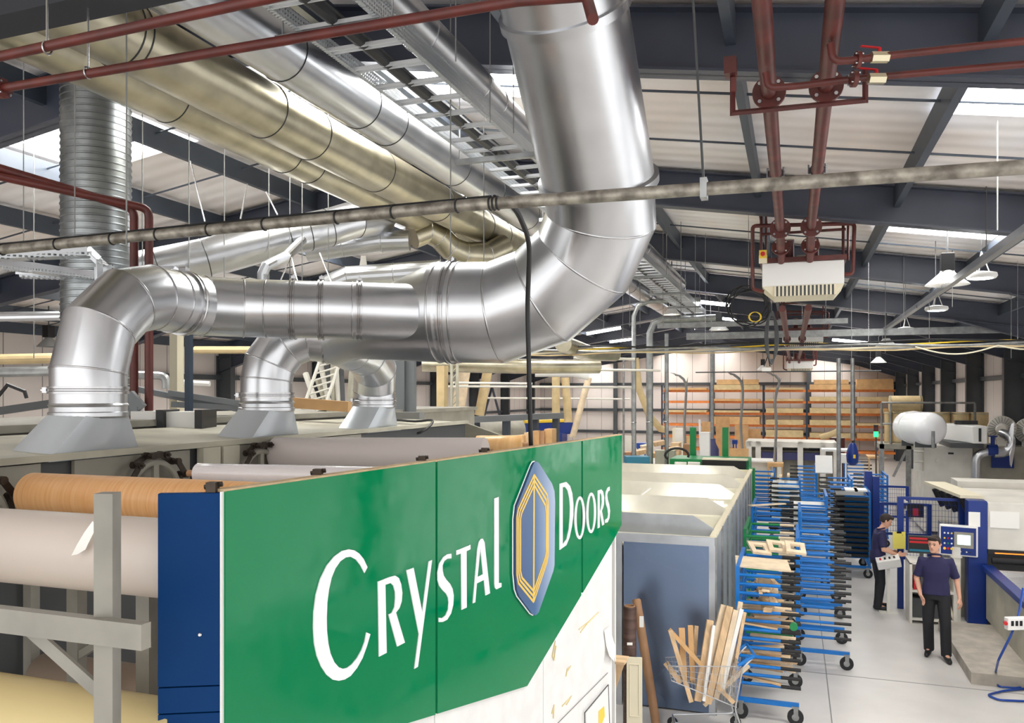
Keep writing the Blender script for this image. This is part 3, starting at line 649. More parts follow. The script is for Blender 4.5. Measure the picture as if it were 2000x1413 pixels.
Y = 3.0; z = PY(150, 1330, 3.0).z; roll('taupe foil roll deep behind the diagonal brace', (PY(85, 1330, Y).x, Y, z), (SX(Y)-.12, Y, z), .11, 'foil_taupe')
g0 = P(537, 886, 5.75); g1 = P(948, 882, 5.35); g1.z = g0.z+.02; roll('long pale grey foil roll above the middle of the green sign', g0, g1, .112, 'foil_grey')
g0 = P(930, 872, 6.6); g1 = P(1020, 871, 6.6); roll('beech wood-grain foil roll beyond the long pale grey roll', g0, g1, .085, 'foil_beech')
q0 = P(378, 922, 3.9); q1 = P(660, 935, 3.45); roll('slim foil roll wrapped in clear film between the orange roll and the sign', q0, V((SX(q0.y)-.05, q0.y+.08, q0.z-.02)), .055, 'film', name='wrapped_roll') if 0 else None
mat('film', (226, 222, 224), .2, coat=.6, bump=.2, bscale=20)
roll('slim film-wrapped white roll lying between the orange roll and the sign', P(385, 925, 4.0), V((SX(3.4)-.12, 3.42, P(385, 925, 4.0).z-.0)), .05, 'film', name='wrapped_roll')
# steel frame in front of the rolls
fr_ = thing('roll_frame', 'grey steel frame of posts and rails at the left front', 'frame', P(210, 1400, 2.3)-V((0, 0, .8)))
mat('frame_grey', (148, 144, 134), .5, var=.12, scale=5)
pp = P(210, 963, 2.3); b = MB(); b.box((pp.x, pp.y, (pp.z+1.2)/2), (.052, .052, pp.z-1.2), .35)
mesh('post', b, 'frame_grey', fr_)
b = MB(); zr = H-.655; b.bb(-3.1, -1.655, 1.755, 1.79, zr-.035, zr+.035); mesh('front_rail', b, 'frame_grey', fr_)
b = MB(); b.bb(-3.3, SX(2.45)-.1, 2.42, 2.46, H-.73, H-.69); mesh('rear_rail', b, 'frame_grey', fr_)
b = MB(); b.bar(PY(60, 1232, 1.83), PY(205, 1362, 1.83), .04, .012, up=(0, 1, 0)); mesh('brace', b, 'frame_grey', fr_)
for x, yv in ((288, 2.4), (150, 2.7), (60, 3.0)):
    p = PY(x, 1300, yv); b = MB(); b.box((p.x, p.y, 2.2), (.06, .05, 1.9)); mesh('inner_post', b, 'frame_grey', fr_)
b = MB(); b.bar(PY(140, 1290, 2.7), PY(230, 1235, 2.7), .04, .03); mesh('brace', b, 'frame_grey', fr_)
# machine body with its chain wheels
mc = thing('carousel_machine', 'long beige foil carousel machine under the extraction hoods', 'machine', (-4.0, 5, 0)); EX = -3.5; EZ = H-.312
b = MB(); b.hexa([V(q) for q in ((-4.6, 1.2, H-.26), (EX, 1.2, EZ), (EX, 8.6, EZ-.02), (-4.6, 8.6, H-.28), (-4.6, 1.2, H-.25), (EX, 1.2, EZ+.01), (EX, 8.6, EZ-.01), (-4.6, 8.6, H-.27))]); mesh('top_sheet', b, 'machine_beige', mc)
b = MB(); b.bb(-4.6, EX-.02, 1.2, 8.6, .05, EZ-.03); mesh('body', b, 'darkgrey', mc)
b = MB(); b.bb(EX-.01, EX+.03, 1.2, 8.6, EZ-.022, EZ+.012); mesh('top_flange', b, 'machine_beige', mc)
for y0, y1 in ((1.2, 3.05), (3.25, 4.1), (4.5, 6.2)):
    b = MB(); b.bb(EX-.015, EX+.006, y0, y1, EZ-.34, EZ-.03); mesh('side_panel', b, 'machine_grey', mc)
for y in (4.17, 4.36):
    b = MB(); b.bb(EX, EX+.05, y, y+.16, EZ-.4, EZ-.024); mesh('upright', b, 'machine_beige', mc)
b = MB(); b.hexa([V(q) for q in ((-4.6, 8.6, H-.28), (EX, 8.6, EZ-.02), (-2.7, 9.6, H-.75), (-4.6, 10.2, H-.75), (-4.6, 8.6, H-.27), (EX, 8.6, EZ-.01), (-2.7, 9.6, H-.74), (-4.6, 10.2, H-.74))]); mesh('end_sheet', b, 'machine_beige', mc)
b = MB(); b.bb(-6.3, -4.75, 1.5, 12, .05, H-.25); b.bb(-6.35, -4.7, 1.5, 12, H-.25, H-.2); one('enclosure', b, 'machine_grey', 'grey enclosure running behind the machine under the hoods', 'machine')
def wheel(y, label):
    R = .235; c = V((EX+.07, y, EZ-.03-R+.0)); t = thing('chain_wheel', label, 'chain wheel', c-V((0, 0, R)), 'chain wheels on the carousel')
    b = MB(); n = 40; b.ring(c, (1, 0, 0), R*.8, .018, 40, 8); mesh('rim', b, 'machine_grey', t, sharp=40)
    b = MB()
    for k in range(5):
        a = k*2*math.pi/5+.3; b.bar(c, c+V((0, math.cos(a), math.sin(a)))*R*.8, .04, .02, up=(1, 0, 0))
    b.tube(c-V((.03, 0, 0)), c+V((.04, 0, 0)), .045, 16); mesh('spokes', b, 'machine_grey', t)
    for k in range(14):
        a0 = 2*math.pi*k/14; a1 = a0+2*math.pi/14
        for off in ((-.022, .022)[k % 2],):
            p = c+V((.012+off, math.cos(a0)*R, math.sin(a0)*R)); q = c+V((.012+off, math.cos(a1)*R, math.sin(a1)*R)); b = MB(); b.bar(p, q, .035, .01, up=(1, 0, 0)) if 0 else b.bar(p, q, .034, .008, up=(1, 0, 0))
            b.tube(p-V((.012, 0, 0)), p+V((.012, 0, 0)), .02, 12); b.tube(q-V((.012, 0, 0)), q+V((.012, 0, 0)), .02, 12); b.tube(p-V((.03, 0, 0)), p+V((.03, 0, 0)), .008, 8); mesh('chain_link', b, 'chain', t)
wheel(2.62, 'black chain wheel at the left frame edge'); wheel(3.74, 'chain wheel rising behind the orange wood-grain roll'); wheel(4.72, 'chain wheel at the left end of the pale grey roll')
# ================================================ galvanised booth
BX0, BX1, BY0, BY1, BZ = -4.4, -.88, 9.93, 19.1, 2.1
mat('booth_metal', (128, 146, 176), .28, .9, var=.06, scale=.8, rvar=.06)
mat('booth_side', (196, 200, 206), .35, .6, var=.1, scale=3)
mat('booth_inside', (226, 220, 194), .5)
t = thing('extraction_booth', 'open-topped galvanised booth with five cross baffles beyond the green sign', 'booth', ((BX0+BX1)/2, (BY0+BY1)/2, 0))
for x0, x1 in ((BX0, -3.06), (-3.06, -2.02), (-2.0, BX1)):
    b = MB(); b.bb(x0+.03, x1-.03, BY0, BY0+.02, .02, BZ-.1); mesh('front_sheet', b, 'booth_metal' if x1 > -1.5 else 'machine_beige', t)
for x in (BX0+.03, -3.06, -2.02, BX1-.03): b = MB(); b.bb(x-.035, x+.035, BY0-.03, BY0+.02, 0, BZ-.1); mesh('front_post', b, 'booth_side', t)
b = MB(); b.bb(BX0, BX1, BY0-.035, BY0+.03, BZ-.1, BZ-.0); mesh('top_rail', b, 'booth_side', t)
k = 0; y = BY0
while y < BY1-.1:
    y2 = min(y+.92, BY1); b = MB(); b.bb(BX1-.03, BX1, y+.004, y2-.004, 0, BZ); mesh('side_sheet', b, 'booth_side', t)
    b = MB(); b.bb(BX1, BX1+.025, y-.0, y+.02, 0, BZ); mesh('rib', b, 'galv_dull', t); y = y2
b = MB(); b.bb(BX0, BX0+.03, BY0, BY1, 0, BZ); b.bb(BX0, BX1, BY1-.03, BY1, 0, BZ); b.bb(BX0, BX1-.03, BY0+.03, BY1, 1.94, 1.96); mesh('lining', b, 'booth_inside', t)
b = MB(); b.bb(BX1-.06, BX1+.01, BY0, BY1, BZ-.02, BZ+.02); mesh('edge_cap', b, 'cream', t)
for y in (10.35, 12.2, 14.1, 15.8, 17.7):
    b = MB(); h = .19; b.poly([[(BX0, y, BZ-.06), (BX1-.05, y, BZ-.06), (BX1-.05, y, BZ+.04), (BX1-.3, y, BZ+h), (BX0, y, BZ+h)]], (0, .012, 0))
    mesh('baffle', b, 'booth_side' if y < 11 else 'machine_cream', t)  # rear baffles cream: the beige light inside the booth put into their colour
for x0, y in ((-1.95, 13.9), (-3.3, 12.0), (-2.6, 17.5)):
    b = MB(); b.bb(x0, x0+.85, y-.06, y+.06, 1.97, 2.02); one('strip_light', b, 'tube_light', 'glowing strip light inside the booth '+{13.9: 'near its right wall', 12.0: 'in its nearest bay', 17.5: 'toward its far end'}[y], 'light')
b = MB(); b.pipe([(-2.3, 13.9, BZ+.1), (-2.35, 13.3, BZ+.05), (-2.1, 12.9, 2.0), (-1.85, 13.1, 1.98), (-1.7, 13.4, 1.98)], .016, 8); one('white_hose', b, 'white', 'thin white hose lying across the booth baffles', 'hose')
# ================================================ drying trolleys
def castor(x, y, r, t, a=0.):
    b = MB(); b.tube((x, y-.018, r), (x, y+.018, r), r, 20); w = mesh('castor', b, 'rubber', t, local=True)
    b = MB(); b.tube((x, y-.021, r), (x, y+.021, r), r*.45, 12); mesh('hub', b, 'galv_dull', w, local=True)
    b = MB(); b.bb(x-.02, x+.03, y-.03, y-.022, r*.8, r*2.15); b.bb(x-.02, x+.03, y+.022, y+.03, r*.8, r*2.15); b.bb(x-.04, x+.04, y-.03, y+.03, r*2.1, r*2.4); mesh('fork', b, 'galv_dull', w, local=True)
def trolley(m, n=13, dz=.105, L=.68, Wd=1.25, zt=1.77, tips='black', full=True, z0=.42):
    t = thing('drying_trolley', '', 'trolley', (0, 0, 0)); r = .09
    for y in (0, Wd):
        b = MB(); b.bb(-.022, .022, y-.022, y+.022, .2, zt); mesh('upright', b, m, t, local=True)
        b = MB(); b.bb(-.03, L, y-.02, y+.02, .2, .25); mesh('base_rail', b, m, t, local=True)
    b = MB(); b.bb(-.022, .022, -.02, Wd+.02, zt-.03, zt+.01); mesh('top_bar', b, m, t, local=True)
    b = MB(); b.bb(-.022, .022, .02, Wd-.02, .2, .25); mesh('cross_rail', b, m, t, local=True)
    for k in range(n):
        z = z0+k*dz
        for y in (0, Wd):
            b = MB(); b.tube((0, y, z), (L-.14, y, z), .02, 8); a = mesh('arm', b, m, t, local=True)
            b = MB(); b.tube((L-.2, y, z), (L+.02, y, z), .0215, 8); mesh('sleeve', b, tips, a, local=True)
        b = MB(); b.tube((.03, 0, z), (.03, Wd, z), .01, 6); mesh('shelf_bar', b, m, t, local=True)
    if full:
        for x in (.03, L-.04):
            for y in (.0, Wd): castor(x, y, r, t)
    return t
Tb = trolley('trolley_blue'); Tg = trolley('green', n=11, dz=.125, tips='wood_pale')
Tb.location = (.05, 12.15, 0); tag(Tb, 'empty bright blue drying trolley at the front of the aisle row', group='drying trolleys')
Tg.location = (-.69, 12.75, 0); tag(Tg, 'green drying trolley between blue ones beside the booth', group='drying trolleys')
TR = [(-.62, 9.95, 0, 'blue drying trolley heaped with wood offcuts behind the wire cart'), (-.7, 15.3, 0, 'blue drying trolley just beyond the green one with a loose plank on top'),
 (.1, 14.9, 0, 'second blue trolley of the aisle row carrying a few white strips'), (.62, 18.6, math.pi, 'blue drying trolley holding large white boards in the aisle row'),
 (1.48, 19.6, math.pi, 'blue drying trolley loaded with a tall stack of black panels'), (.14, 21.6, math.pi, 'blue drying trolley carrying white profiled boards, back from the booth corner'),
 (-.5, 23.4, math.pi, 'blue trolley close behind the far right corner of the booth'), (1.3, 22.2, math.pi, 'blue trolley behind the black-panel trolley with white doors on top'),
 (2.2, 23.5, math.pi, 'blue trolley with stacked pale parts nearest the shelving upright'), (.6, 25.5, math.pi, 'tall blue trolley standing alone before the long cream machine'), (1.5, 26.5, 0, 'farthest blue trolley with pale shelves under the blue pump')]
TO = []
for x, y, rz, lab in TR: TO.append(dup(Tb, loc=(x, y, 0), rz=rz, label=lab, group='drying trolleys'))
def board(label, c, d, m, rz=0, rx=0, ry=0, group=None, name='board', cat='board', bevel=0):
    b = MB(); b.box((0, 0, 0), d); o = mesh(name, b, m, local=True, bevel=bevel); o.location = c; o.rotation_euler = (rx, ry, rz); return tag(o, label, cat, group)
ORD = ['topmost', 'second', 'third', 'fourth', 'fifth', 'sixth', 'seventh', 'eighth', 'ninth', 'tenth', 'eleventh', 'twelfth', 'lowest']
for k in range(13):
    z = .445+k*.105; 
    if z > 1.66: break
    board(ORD[12-k]+' black door panel of the tall stack on the blue trolley', (1.16, 18.95, z+.03), (.6, 1.4, .055), 'black', group='black panels on the trolley', name='door_panel', cat='panel')
for k in (1, 3, 6, 8, 10): board('white board in mid aisle trolley, %s from the top' % ORD[10-k], (.3, 17.95, .445+.105*k+.02), (.6, 1.3, .03), 'white', group='white boards on the mid-aisle trolley')
for k in range(2, 12): board('white profiled board behind the booth corner, %s from the top of its trolley' % ORD[11-k], (-.18, 20.95, .445+.105*k+.018), (.62, 1.3, .035), 'white', group='white profiled boards behind the booth')
board('large white panel standing askew on top of the trolleys', (.75, 23, 1.95), (.42, .05, .5), 'white', rx=-.5)
for k, x in enumerate((.25, .45)): board(('left' if k == 0 else 'right')+' of two small white doors on top of the black-panel trolley', (1.0+x*.9-.1, 18.4, 1.815), (.24, .5, .03), 'white')
for k, (x, y) in enumerate(((-.5, 21.3), (-.3, 21.0), (-.12, 21.4))): board('short pale batten lying on top of the white-board trolley, %s' % ('left', 'middle', 'right')[k], (x, y, 1.8), (.06, .6, .04), 'wood_pale', name='batten')
for k, (x, z) in enumerate(((.3, 1.52), (.36, 1.4), (.4, 1.64))): board('white strip resting on the second aisle trolley, %s one' % ('middle', 'lowest', 'topmost')[k], (x+.05, 15.2, z), (.55, .07, .025), 'white', name='strip')
board('loose pale plank lying across the top of the blue trolley by the booth', (-.45, 15.5, 1.8), (.1, .75, .02), 'wood_pale', rz=-.9, name='plank')
for k in range(8): board('pale slat on the green trolley, %s of eight counted from the bottom' % ('lowest', 'second', 'third', 'fourth', 'fifth', 'sixth', 'seventh', 'topmost')[k], (-.36, 12.8+random.uniform(0, .1), .44+.125*(k+2)+.012), (.62, .05, .016), 'wood_pale', group='slats on the green trolley', name='slat')
# load of the front trolley (offcuts)
random.seed(11)
board('large pale plywood sheet on top of the offcut trolley', (-.36, 10.35, 1.75), (.62, .62, .02), 'wood_pale', rz=.08, ry=.05, name='plywood_sheet')
for k, (x, y) in enumerate(((-.42, 11.05), (-.2, 11.15), (.02, 11.0))):
    b = MB(); b.poly([[(-.12, -.16, 0), (.12, -.16, 0), (.12, .16, 0), (-.12, .16, 0)], [(-.06, -.08, 0), (-.06, .08, 0), (.06, .08, 0), (.06, -.08, 0)]], (0, 0, .03)); o = mesh('window_frame', b, 'wood_pale', local=True); o.location = (x, y, 1.79+.02*k); o.rotation_euler = (.25, .1, .3-.1*k)
    tag(o, 'small pale wooden frame on the offcut trolley, %s of three' % ('left', 'middle', 'right')[k], 'frame')
n = 0
for lvl in range(0, 12):
    z = .445+lvl*.105
    for q in range((6, 5, 5, 4, 2, 4, 4, 6, 9, 9, 7, 0)[lvl]):
        L = random.uniform(.3, .62); w = random.choice((.04, .06, .09)); y = 9.98+random.uniform(0, .9); x = -.34+random.uniform(-.06, .12)
        board('pale wood offcut on the %s shelf of the front trolley' % ('bottom', 'second', 'third', 'fourth', 'fifth', 'sixth', 'seventh', 'eighth', 'ninth', 'tenth', 'eleventh', 'twelfth')[lvl], (x, y, z+.012+.014*(q % 2)), (w if lvl > 7 else L, L if lvl > 7 else w, .022), random.choice(('wood', 'wood_pale', 'wood')), rz=random.uniform(-.25, .25), ry=random.uniform(-.05, .12), group='offcuts on the front trolley', name='wood_offcut', cat='offcut')
b = MB(); b.tube((.0, 9.88, 1.14), (.0, 9.935, 1.14), .045, 20); one('green_disc', b, 'green', 'round green cap hanging on the offcut trolley', 'cap')
# ================================================ rolls, tube and wire cart before the booth
def upright_roll(name, label, p0, p1, r, m, core='kraft', cat='roll'):
    p0, p1 = V(p0), V(p1); t = thing(name, label, cat, p0); d = (p1-p0).normalized(); L = (p1-p0).length
    b = MB(); b.lathe([(r, 0), (r, L), (r*.8, L), (r*.8, L-.03)], p0, d, n=32); mesh('foil', b, m, t, sharp=40)
    b = MB(); b.lathe([(r*.78, L-.02), (r*.78, L+.01), (r*.66, L+.01), (r*.66, L-.02)], p0, d, n=24, cap=False); mesh('core_tube', b, core, t); return t
p = P(1230, 1185, 9.15); w = upright_roll('foil_roll', 'dark walnut-grain foil roll standing on end before the booth', (p.x, p.y, 0), (p.x, p.y, p.z), .075, 'foil_walnut')
b = MB(); q = ray(1230, 1250); q.z = 0; q.normalize(); c = V((p.x, p.y, P(1230, 1257, 9.1).z)); b.poly([[c-q*.0765+RT*-.03+UP*-.015, c-q*.0765+RT*.03+UP*-.015, c-q*.0765+RT*.03+UP*.015, c-q*.0765+RT*-.03+UP*.015]], -q*.001); mesh('label', b, 'paper', w)
w = upright_roll('cardboard_tube', 'long brown film-wrapped tube leaning on the booth front', PZ(1281, 1412, 0), P(1243, 1172, 9.78), .052, 'kraft'); 
c = P(1253, 1215, 9.6); b = MB(); b.box(c, (.05, .004, .13), .3); mesh('label', b, 'paper', w)
b = MB(); p = P(1239, 1352, 8.95); b.box((0, 0, 0), (.17, .02, .75))
for x in (-.05, .05): b.box((x, -.012, .02), (.012, .01, .55))
b.box((0, -.012, .3), (.11, .01, .012)); b.box((0, -.012, -.26), (.11, .01, .012)); o = mesh('cream_door', b, 'cream', local=True, bevel=.006); o.location = p; o.rotation_euler = (-.04, 0, .2); tag(o, 'narrow cream door with a moulded border standing by the walnut roll', 'door')
p = SG(1195, 1330, -.06)+V((.01, .02, 0)); b = MB(); b.box((p.x+.04, p.y+.03, p.z+.14), (.1, .16, .016)); b.poly([[(p.x-.0, p.y+.02, p.z+.135), (p.x+.08, p.y+.02, p.z+.135), (p.x-.0, p.y+.02, p.z-.1)]], (0, .016, 0)); one('bracket_shelf', b, 'wood', 'small wooden bracket shelf at the end of the white casing', 'shelf')
# wire shopping cart
cA = P(1440, 1400, 9.15); cB = P(1318, 1400, 9.2); cA.z = cB.z = 0
cd = (cB-cA).normalized(); cs = V((-cd.y, cd.x, 0))
if cs.dot(FW) < 0: cs = -cs
ct = thing('shopping_cart', 'wire shopping cart with blue handle filled with timber offcuts', 'cart', (cA.x, cA.y, 0))
def CP(a, s, z): return cA+cd*a+cs*s+UP*z      # a: handle -> nose, s: near -> far
LC = .78; rim = [CP(0, -.2, .82), CP(LC, -.15, .79), CP(LC, .15, .79), CP(0, .2, .82)]; bot = [CP(.04, -.17, .36), CP(LC-.04, -.12, .62), CP(LC-.04, .12, .62), CP(.04, .17, .36)]
b = MB()
for L in (rim, bot):
    for i in range(4): b.tube(L[i], L[(i+1) % 4], .006, 6)
for f in (.25, .5, .75):
    for i in range(4): b.tube(bot[i].lerp(rim[i], f), bot[(i+1) % 4].lerp(rim[(i+1) % 4], f), .0028, 5)
for i in range(4):
    n = 22 if i % 2 == 0 else 11
    for k in range(n+1): b.tube(rim[i].lerp(rim[(i+1) % 4], k/n), bot[i].lerp(bot[(i+1) % 4], k/n), .002, 4)
for k in range(1, 12): b.tube(bot[0].lerp(bot[1], k/12), bot[3].lerp(bot[2], k/12), .002, 4)
mesh('basket', b, 'galv', ct)
b = MB()
for s in (-1, 1):
    b.pipe(roundpath([CP(-.14, s*.19, .93), CP(-.02, s*.19, .8), CP(.06, s*.17, .34), CP(.0, s*.19, .16), CP(.7, s*.12, .15)], .05), .011, 8); b.tube(CP(.0, s*.19, .16), CP(-.02, s*.2, .1), .01, 6)
b.tube(CP(.7, -.12, .15), CP(.7, .12, .15), .01, 6); mesh('chassis', b, 'galv', ct)
b = MB(); b.tube(CP(-.15, -.2, .94), CP(-.15, .2, .94), .016, 10)
for s in (-1, 1): b.pipe([CP(-.15, s*.2, .94), CP(-.07, s*.2, .9), CP(.03, s*.2, .83)], .02, 8)
mesh('handle', b, 'trolley_blue', ct)
b = MB()
for k in range(7): b.tube(CP(.02, -.15+.05*k, .8), CP(.12, -.15+.05*k, .5), .003, 5)
b.tube(CP(.02, -.16, .8), CP(.02, .16, .8), .005, 6); mesh('flap', b, 'galv', ct)
for a, s in ((-.02, -.2), (-.02, .2), (.7, -.12), (.7, .12)):
    b = MB(); c = CP(a, s, .06); b.tube(c-cs*.015, c+cs*.015, .06, 16); w = mesh('wheel', b, 'rubber', ct); b = MB(); b.tube(c-cs*.018, c+cs*.018, .02, 10); b.bar(c-cs*.022, c-cs*.022+UP*.09, .02, .005); mesh('fork', b, 'galv_dull', w)
# timbers standing in the cart: top pixel, bottom pixel, width, length depth
TS = [((1309, 1232), (1350, 1372), .032, 'wood', 9.05, 'short leaning timber at the left of the wire cart'), ((1307, 1230), (1372, 1302), .03, 'wood_board', 9.1, 'timber sloping across the left half of the cart'),
 ((1331, 1227), (1336, 1330), .045, 'wood_board', 9.15, 'honey-coloured stud standing third from the left in the cart'), ((1348, 1222), (1352, 1330), .04, 'wood_board', 9.2, 'honey stud with a dark knot in the middle of the cart'), ((1360, 1223), (1352, 1335), .03, 'wood', 9.25, 'thin honey stud behind the two thicker ones in the cart'),
 ((1387, 1212), (1362, 1370), .05, 'wood', 9.1, 'pale timber with a notched end rising in the cart centre'), ((1394, 1222), (1374, 1370), .022, 'white', 9.05, 'white-faced strip beside the notched timber'), ((1413, 1182), (1368, 1360), .04, 'wood_pale', 9.15, 'tall timber with a white end in the cart'), ((1425, 1185), (1382, 1375), .05, 'wood', 9.1, 'widest tall timber leaning right in the cart'),
 ((1437, 1192), (1398, 1365), .04, 'wood_pale', 9.12, 'pale grooved timber leaning right in the cart'), ((1448, 1190), (1410, 1350), .03, 'white', 9.15, 'white-edged timber near the right of the cart'), ((1446, 1176), (1420, 1330), .035, 'wood_pale', 9.25, 'tallest pale timber at the back right of the cart'), ((1454, 1196), (1430, 1330), .025, 'wood', 9.2, 'rightmost thin timber in the cart'),
 ((1375, 1378), (1462, 1300), .03, 'wood_pale', 9.1, 'short block lying toward the cart handle'), ((1400, 1340), (1434, 1374), .03, 'wood', 8.98, 'small batten lying low at the right of the cart'), ((1300, 1295), (1330, 1335), .04, 'wood', 9.1, 'brown offcut lying at the nose of the cart')]
for (a, c, w, m, tt, lab) in TS:
    b = MB(); p0 = P(c[0], c[1], tt); p1 = P(a[0], a[1], tt+.12); b.bar(p0, p1, w*1.5, .034, up=FW); one('timber', b, m, lab, 'timber')
# ================================================ people
def cook(mb, m, name, parent, vox=.011, sm=4):
    tmp = mesh('tmp', mb, m, local=True); r = tmp.modifiers.new('r', 'REMESH'); r.mode = 'VOXEL'; r.voxel_size = vox; s = tmp.modifiers.new('s', 'SMOOTH'); s.iterations = sm; s.factor = .5
    dg = bpy.context.evaluated_depsgraph_get(); me = bpy.data.meshes.new_from_object(tmp.evaluated_get(dg)); bpy.data.objects.remove(tmp)
    me.name = name; me.materials.clear(); me.materials.append(MT[m]); me.polygons.foreach_set('use_smooth', [True]*len(me.polygons)); o = bpy.data.objects.new(name, me); COL.objects.link(o); o.parent = parent; return o
def loft(mb, secs, n=20):
    vs = []
    for (c, rx, ry) in secs:
        for k in range(n): a = 2*math.pi*k/n; ca, sa = math.cos(a), math.sin(a); vs.append(V(c)+V((rx*math.copysign(abs(ca)**.85, ca), ry*math.copysign(abs(sa)**.85, sa), 0)))
    m = len(secs); fs = [(i*n+k, i*n+(k+1) % n, (i+1)*n+(k+1) % n, (i+1)*n+k) for i in range(m-1) for k in range(n)]+[tuple(range(n-1, -1, -1)), tuple(range((m-1)*n, m*n))]
    mb.add(vs, fs)
def limb(mb, pts, rr):
    mb.pipe(pts, rr, 14)
    for p, r in zip(pts, rr): mb.sphere(p, r*.99, 14, 8)
def hand(mb, w, d, side, curl=.5, s=1):
    # w wrist, d hand direction, side = thumb direction
    w, d, side = V(w), V(d).normalized(), V(side).normalized(); side = (side-d*side.dot(d)).normalized(); nrm = d.cross(side)
    pc = w+d*.05; 
    for k in range(4):
        o = side*(.03-.02*k); mb.pipe([w+d*.005+o*.5, w+d*.085+o], [.014, .012], 8)
        L = (.07, .078, .072, .056)[k]; a = curl; p = w+d*.083+o; pts = [p]; dd = d
        for j in range(3): dd = (dd*math.cos(a*.6)+nrm*math.sin(a*.6)).normalized(); p = p+dd*L/3*1.1; pts.append(p)
        mb.pipe(pts, [.0095, .009, .0085, .007], 8); mb.sphere(pts[-1], .007, 8, 6)
    t0 = w+d*.025+side*.022; mb.pipe([t0, t0+(d*.7+side*.75)*.032+nrm*.01, t0+(d*1.0+side*.6)*.055+nrm*.02], [.013, .0105, .008], 8)
def person(label, loc, rz, pose, hair='hair'):
    t = thing('person', label, 'person', loc, rz=rz); J = {k: V(v) for k, v in pose.items() if isinstance(v, tuple)}
    hc = J['head']; nk = J['neck']; pv = J['pelvis']; ch = J['chest']
    b = MB()      # skin body
    loft(b, [(pv+V((0, 0, -.08)), .155, .105), (pv+V((0, 0, .05)), .155, .1), (pv.lerp(ch, .45), .135, .09), (ch, .15, .095), (ch+V((0, 0, .1)), .13, .08), (nk+V((0, 0, -.07)), .07, .06), (nk+V((0, 0, .0)), .052, .055)])
    limb(b, [nk+V((0, 0, -.05)), hc+V((0, .015, -.05))], [.052, .05])
    for s, q in ((-1, 'l'), (1, 'r')):
        limb(b, [J['sh'+q], J['el'+q], J['wr'+q]], [.046, .04, .026]); limb(b, [J['hip'+q], J['kn'+q], J['an'+q]], [.085, .056, .038])
        d = (J['wr'+q]-J['el'+q]).normalized(); hand(b, J['wr'+q], J.get('hd'+q, d), J['th'+q], pose.get('curl', .5))
        limb(b, [J['an'+q], J['to'+q]], [.036, .028])
    # head: turned by hy, tilted by hx
    R = Matrix.Rotation(pose.get('hy', 0), 3, 'Z') @ Matrix.Rotation(pose.get('hx', 0), 3, 'X')
    def HP(x, y, z): return hc+R@V((x, y, z))
    hb = MB(); secs = [(-.115, .028, .03, -.06), (-.1, .045, .05, -.04), (-.07, .06, .068, -.022), (-.03, .07, .085, -.006), (.02, .076, .097, 0), (.06, .074, .095, .004), (.09, .06, .078, .008), (.112, .035, .045, .01)]
    vs = []; n = 22
    for z, rx, ry, oy in secs:
        for k in range(n): a = 2*math.pi*k/n; vs.append(HP(rx*math.cos(a), oy+ry*math.sin(a), z))
    m = len(secs); hb.add(vs, [(i*n+k, i*n+(k+1) % n, (i+1)*n+(k+1) % n, (i+1)*n+k) for i in range(m-1) for k in range(n)]+[tuple(range(n-1, -1, -1)), tuple(range((m-1)*n, m*n))])
    hb.pipe([HP(0, -.083, .012), HP(0, -.105, -.025), HP(0, -.088, -.037)], [.01, .015, .011], 10)        # nose
    hb.pipe([HP(-.024, -.083, -.06), HP(0, -.09, -.058), HP(.024, -.083, -.06)], [.006, .009, .006], 8)       # lips
    hb.pipe([HP(-.045, -.075, .028), HP(0, -.092, .026), HP(.045, -.075, .028)], [.008, .01, .008], 8)
    for s in (-1, 1): hb.pipe([HP(s*.072, .01, .018), HP(s*.083, .018, .0), HP(s*.074, .008, -.028)], [.012, .014, .008], 8)
    b.v, ofs = b.v, len(b.v); b.add(hb.v, hb.f)
    body = cook(b, 'skin', 'body', t, vox=.0075, sm=3)
    e = MB()
    for s in (-1, 1): e.sphere(HP(s*.031, -.085, .004), .0085, 10, 6, (1.4, .7, .8))
    mesh('eyes', e, 'black', t, local=True)
    e = MB(); e.pipe([HP(-.02, -.0945, -.061), HP(0, -.0985, -.06), HP(.02, -.0945, -.061)], .003, 6); mesh('mouth', e, 'lips', t, local=True)
    e = MB()
    for s in (-1, 1): e.pipe([HP(s*.047, -.083, .022), HP(s*.03, -.097, .028), HP(s*.014, -.098, .024)], [.003, .0045, .004], 6)
    mesh('eyebrows', e, hair, t, local=True)
    h = MB(); hs = [(-.045, .06, .06, .045), (-.02, .078, .075, .03), (.02, .084, .095, .018), (.05, .084, .106, .008), (.08, .08, .1, .0), (.11, .06, .08, .002), (.128, .035, .05, .0)]
    vs = []
    for z, rx, ry, oy in hs:
        for k in range(n): a = 2*math.pi*k/n; vs.append(HP(rx*math.cos(a), oy+ry*math.sin(a), z))
    m = len(hs); h.add(vs, [(i*n+k, i*n+(k+1) % n, (i+1)*n+(k+1) % n, (i+1)*n+k) for i in range(m-1) for k in range(n)]+[tuple(range(n-1, -1, -1)), tuple(range((m-1)*n, m*n))])
    # carve the face side by pushing those vertices back
    for i, v in enumerate(h.v):
        q = R.inverted()@(v-hc)
        if q.y < -.035 and q.z < .055: q.y = -.035+(q.y+.035)*.1; q.x *= .93; h.v[i] = hc+R@q
    for k in range(9): a = -.9+k*.22; h.sphere(HP(.062*math.sin(a), -.062-.02*math.cos(a*1.3), .085+.012*(k % 2)), .024, 8, 6)
    cook(h, hair, 'hair', t, vox=.009, sm=2)
    g = MB()      # polo shirt
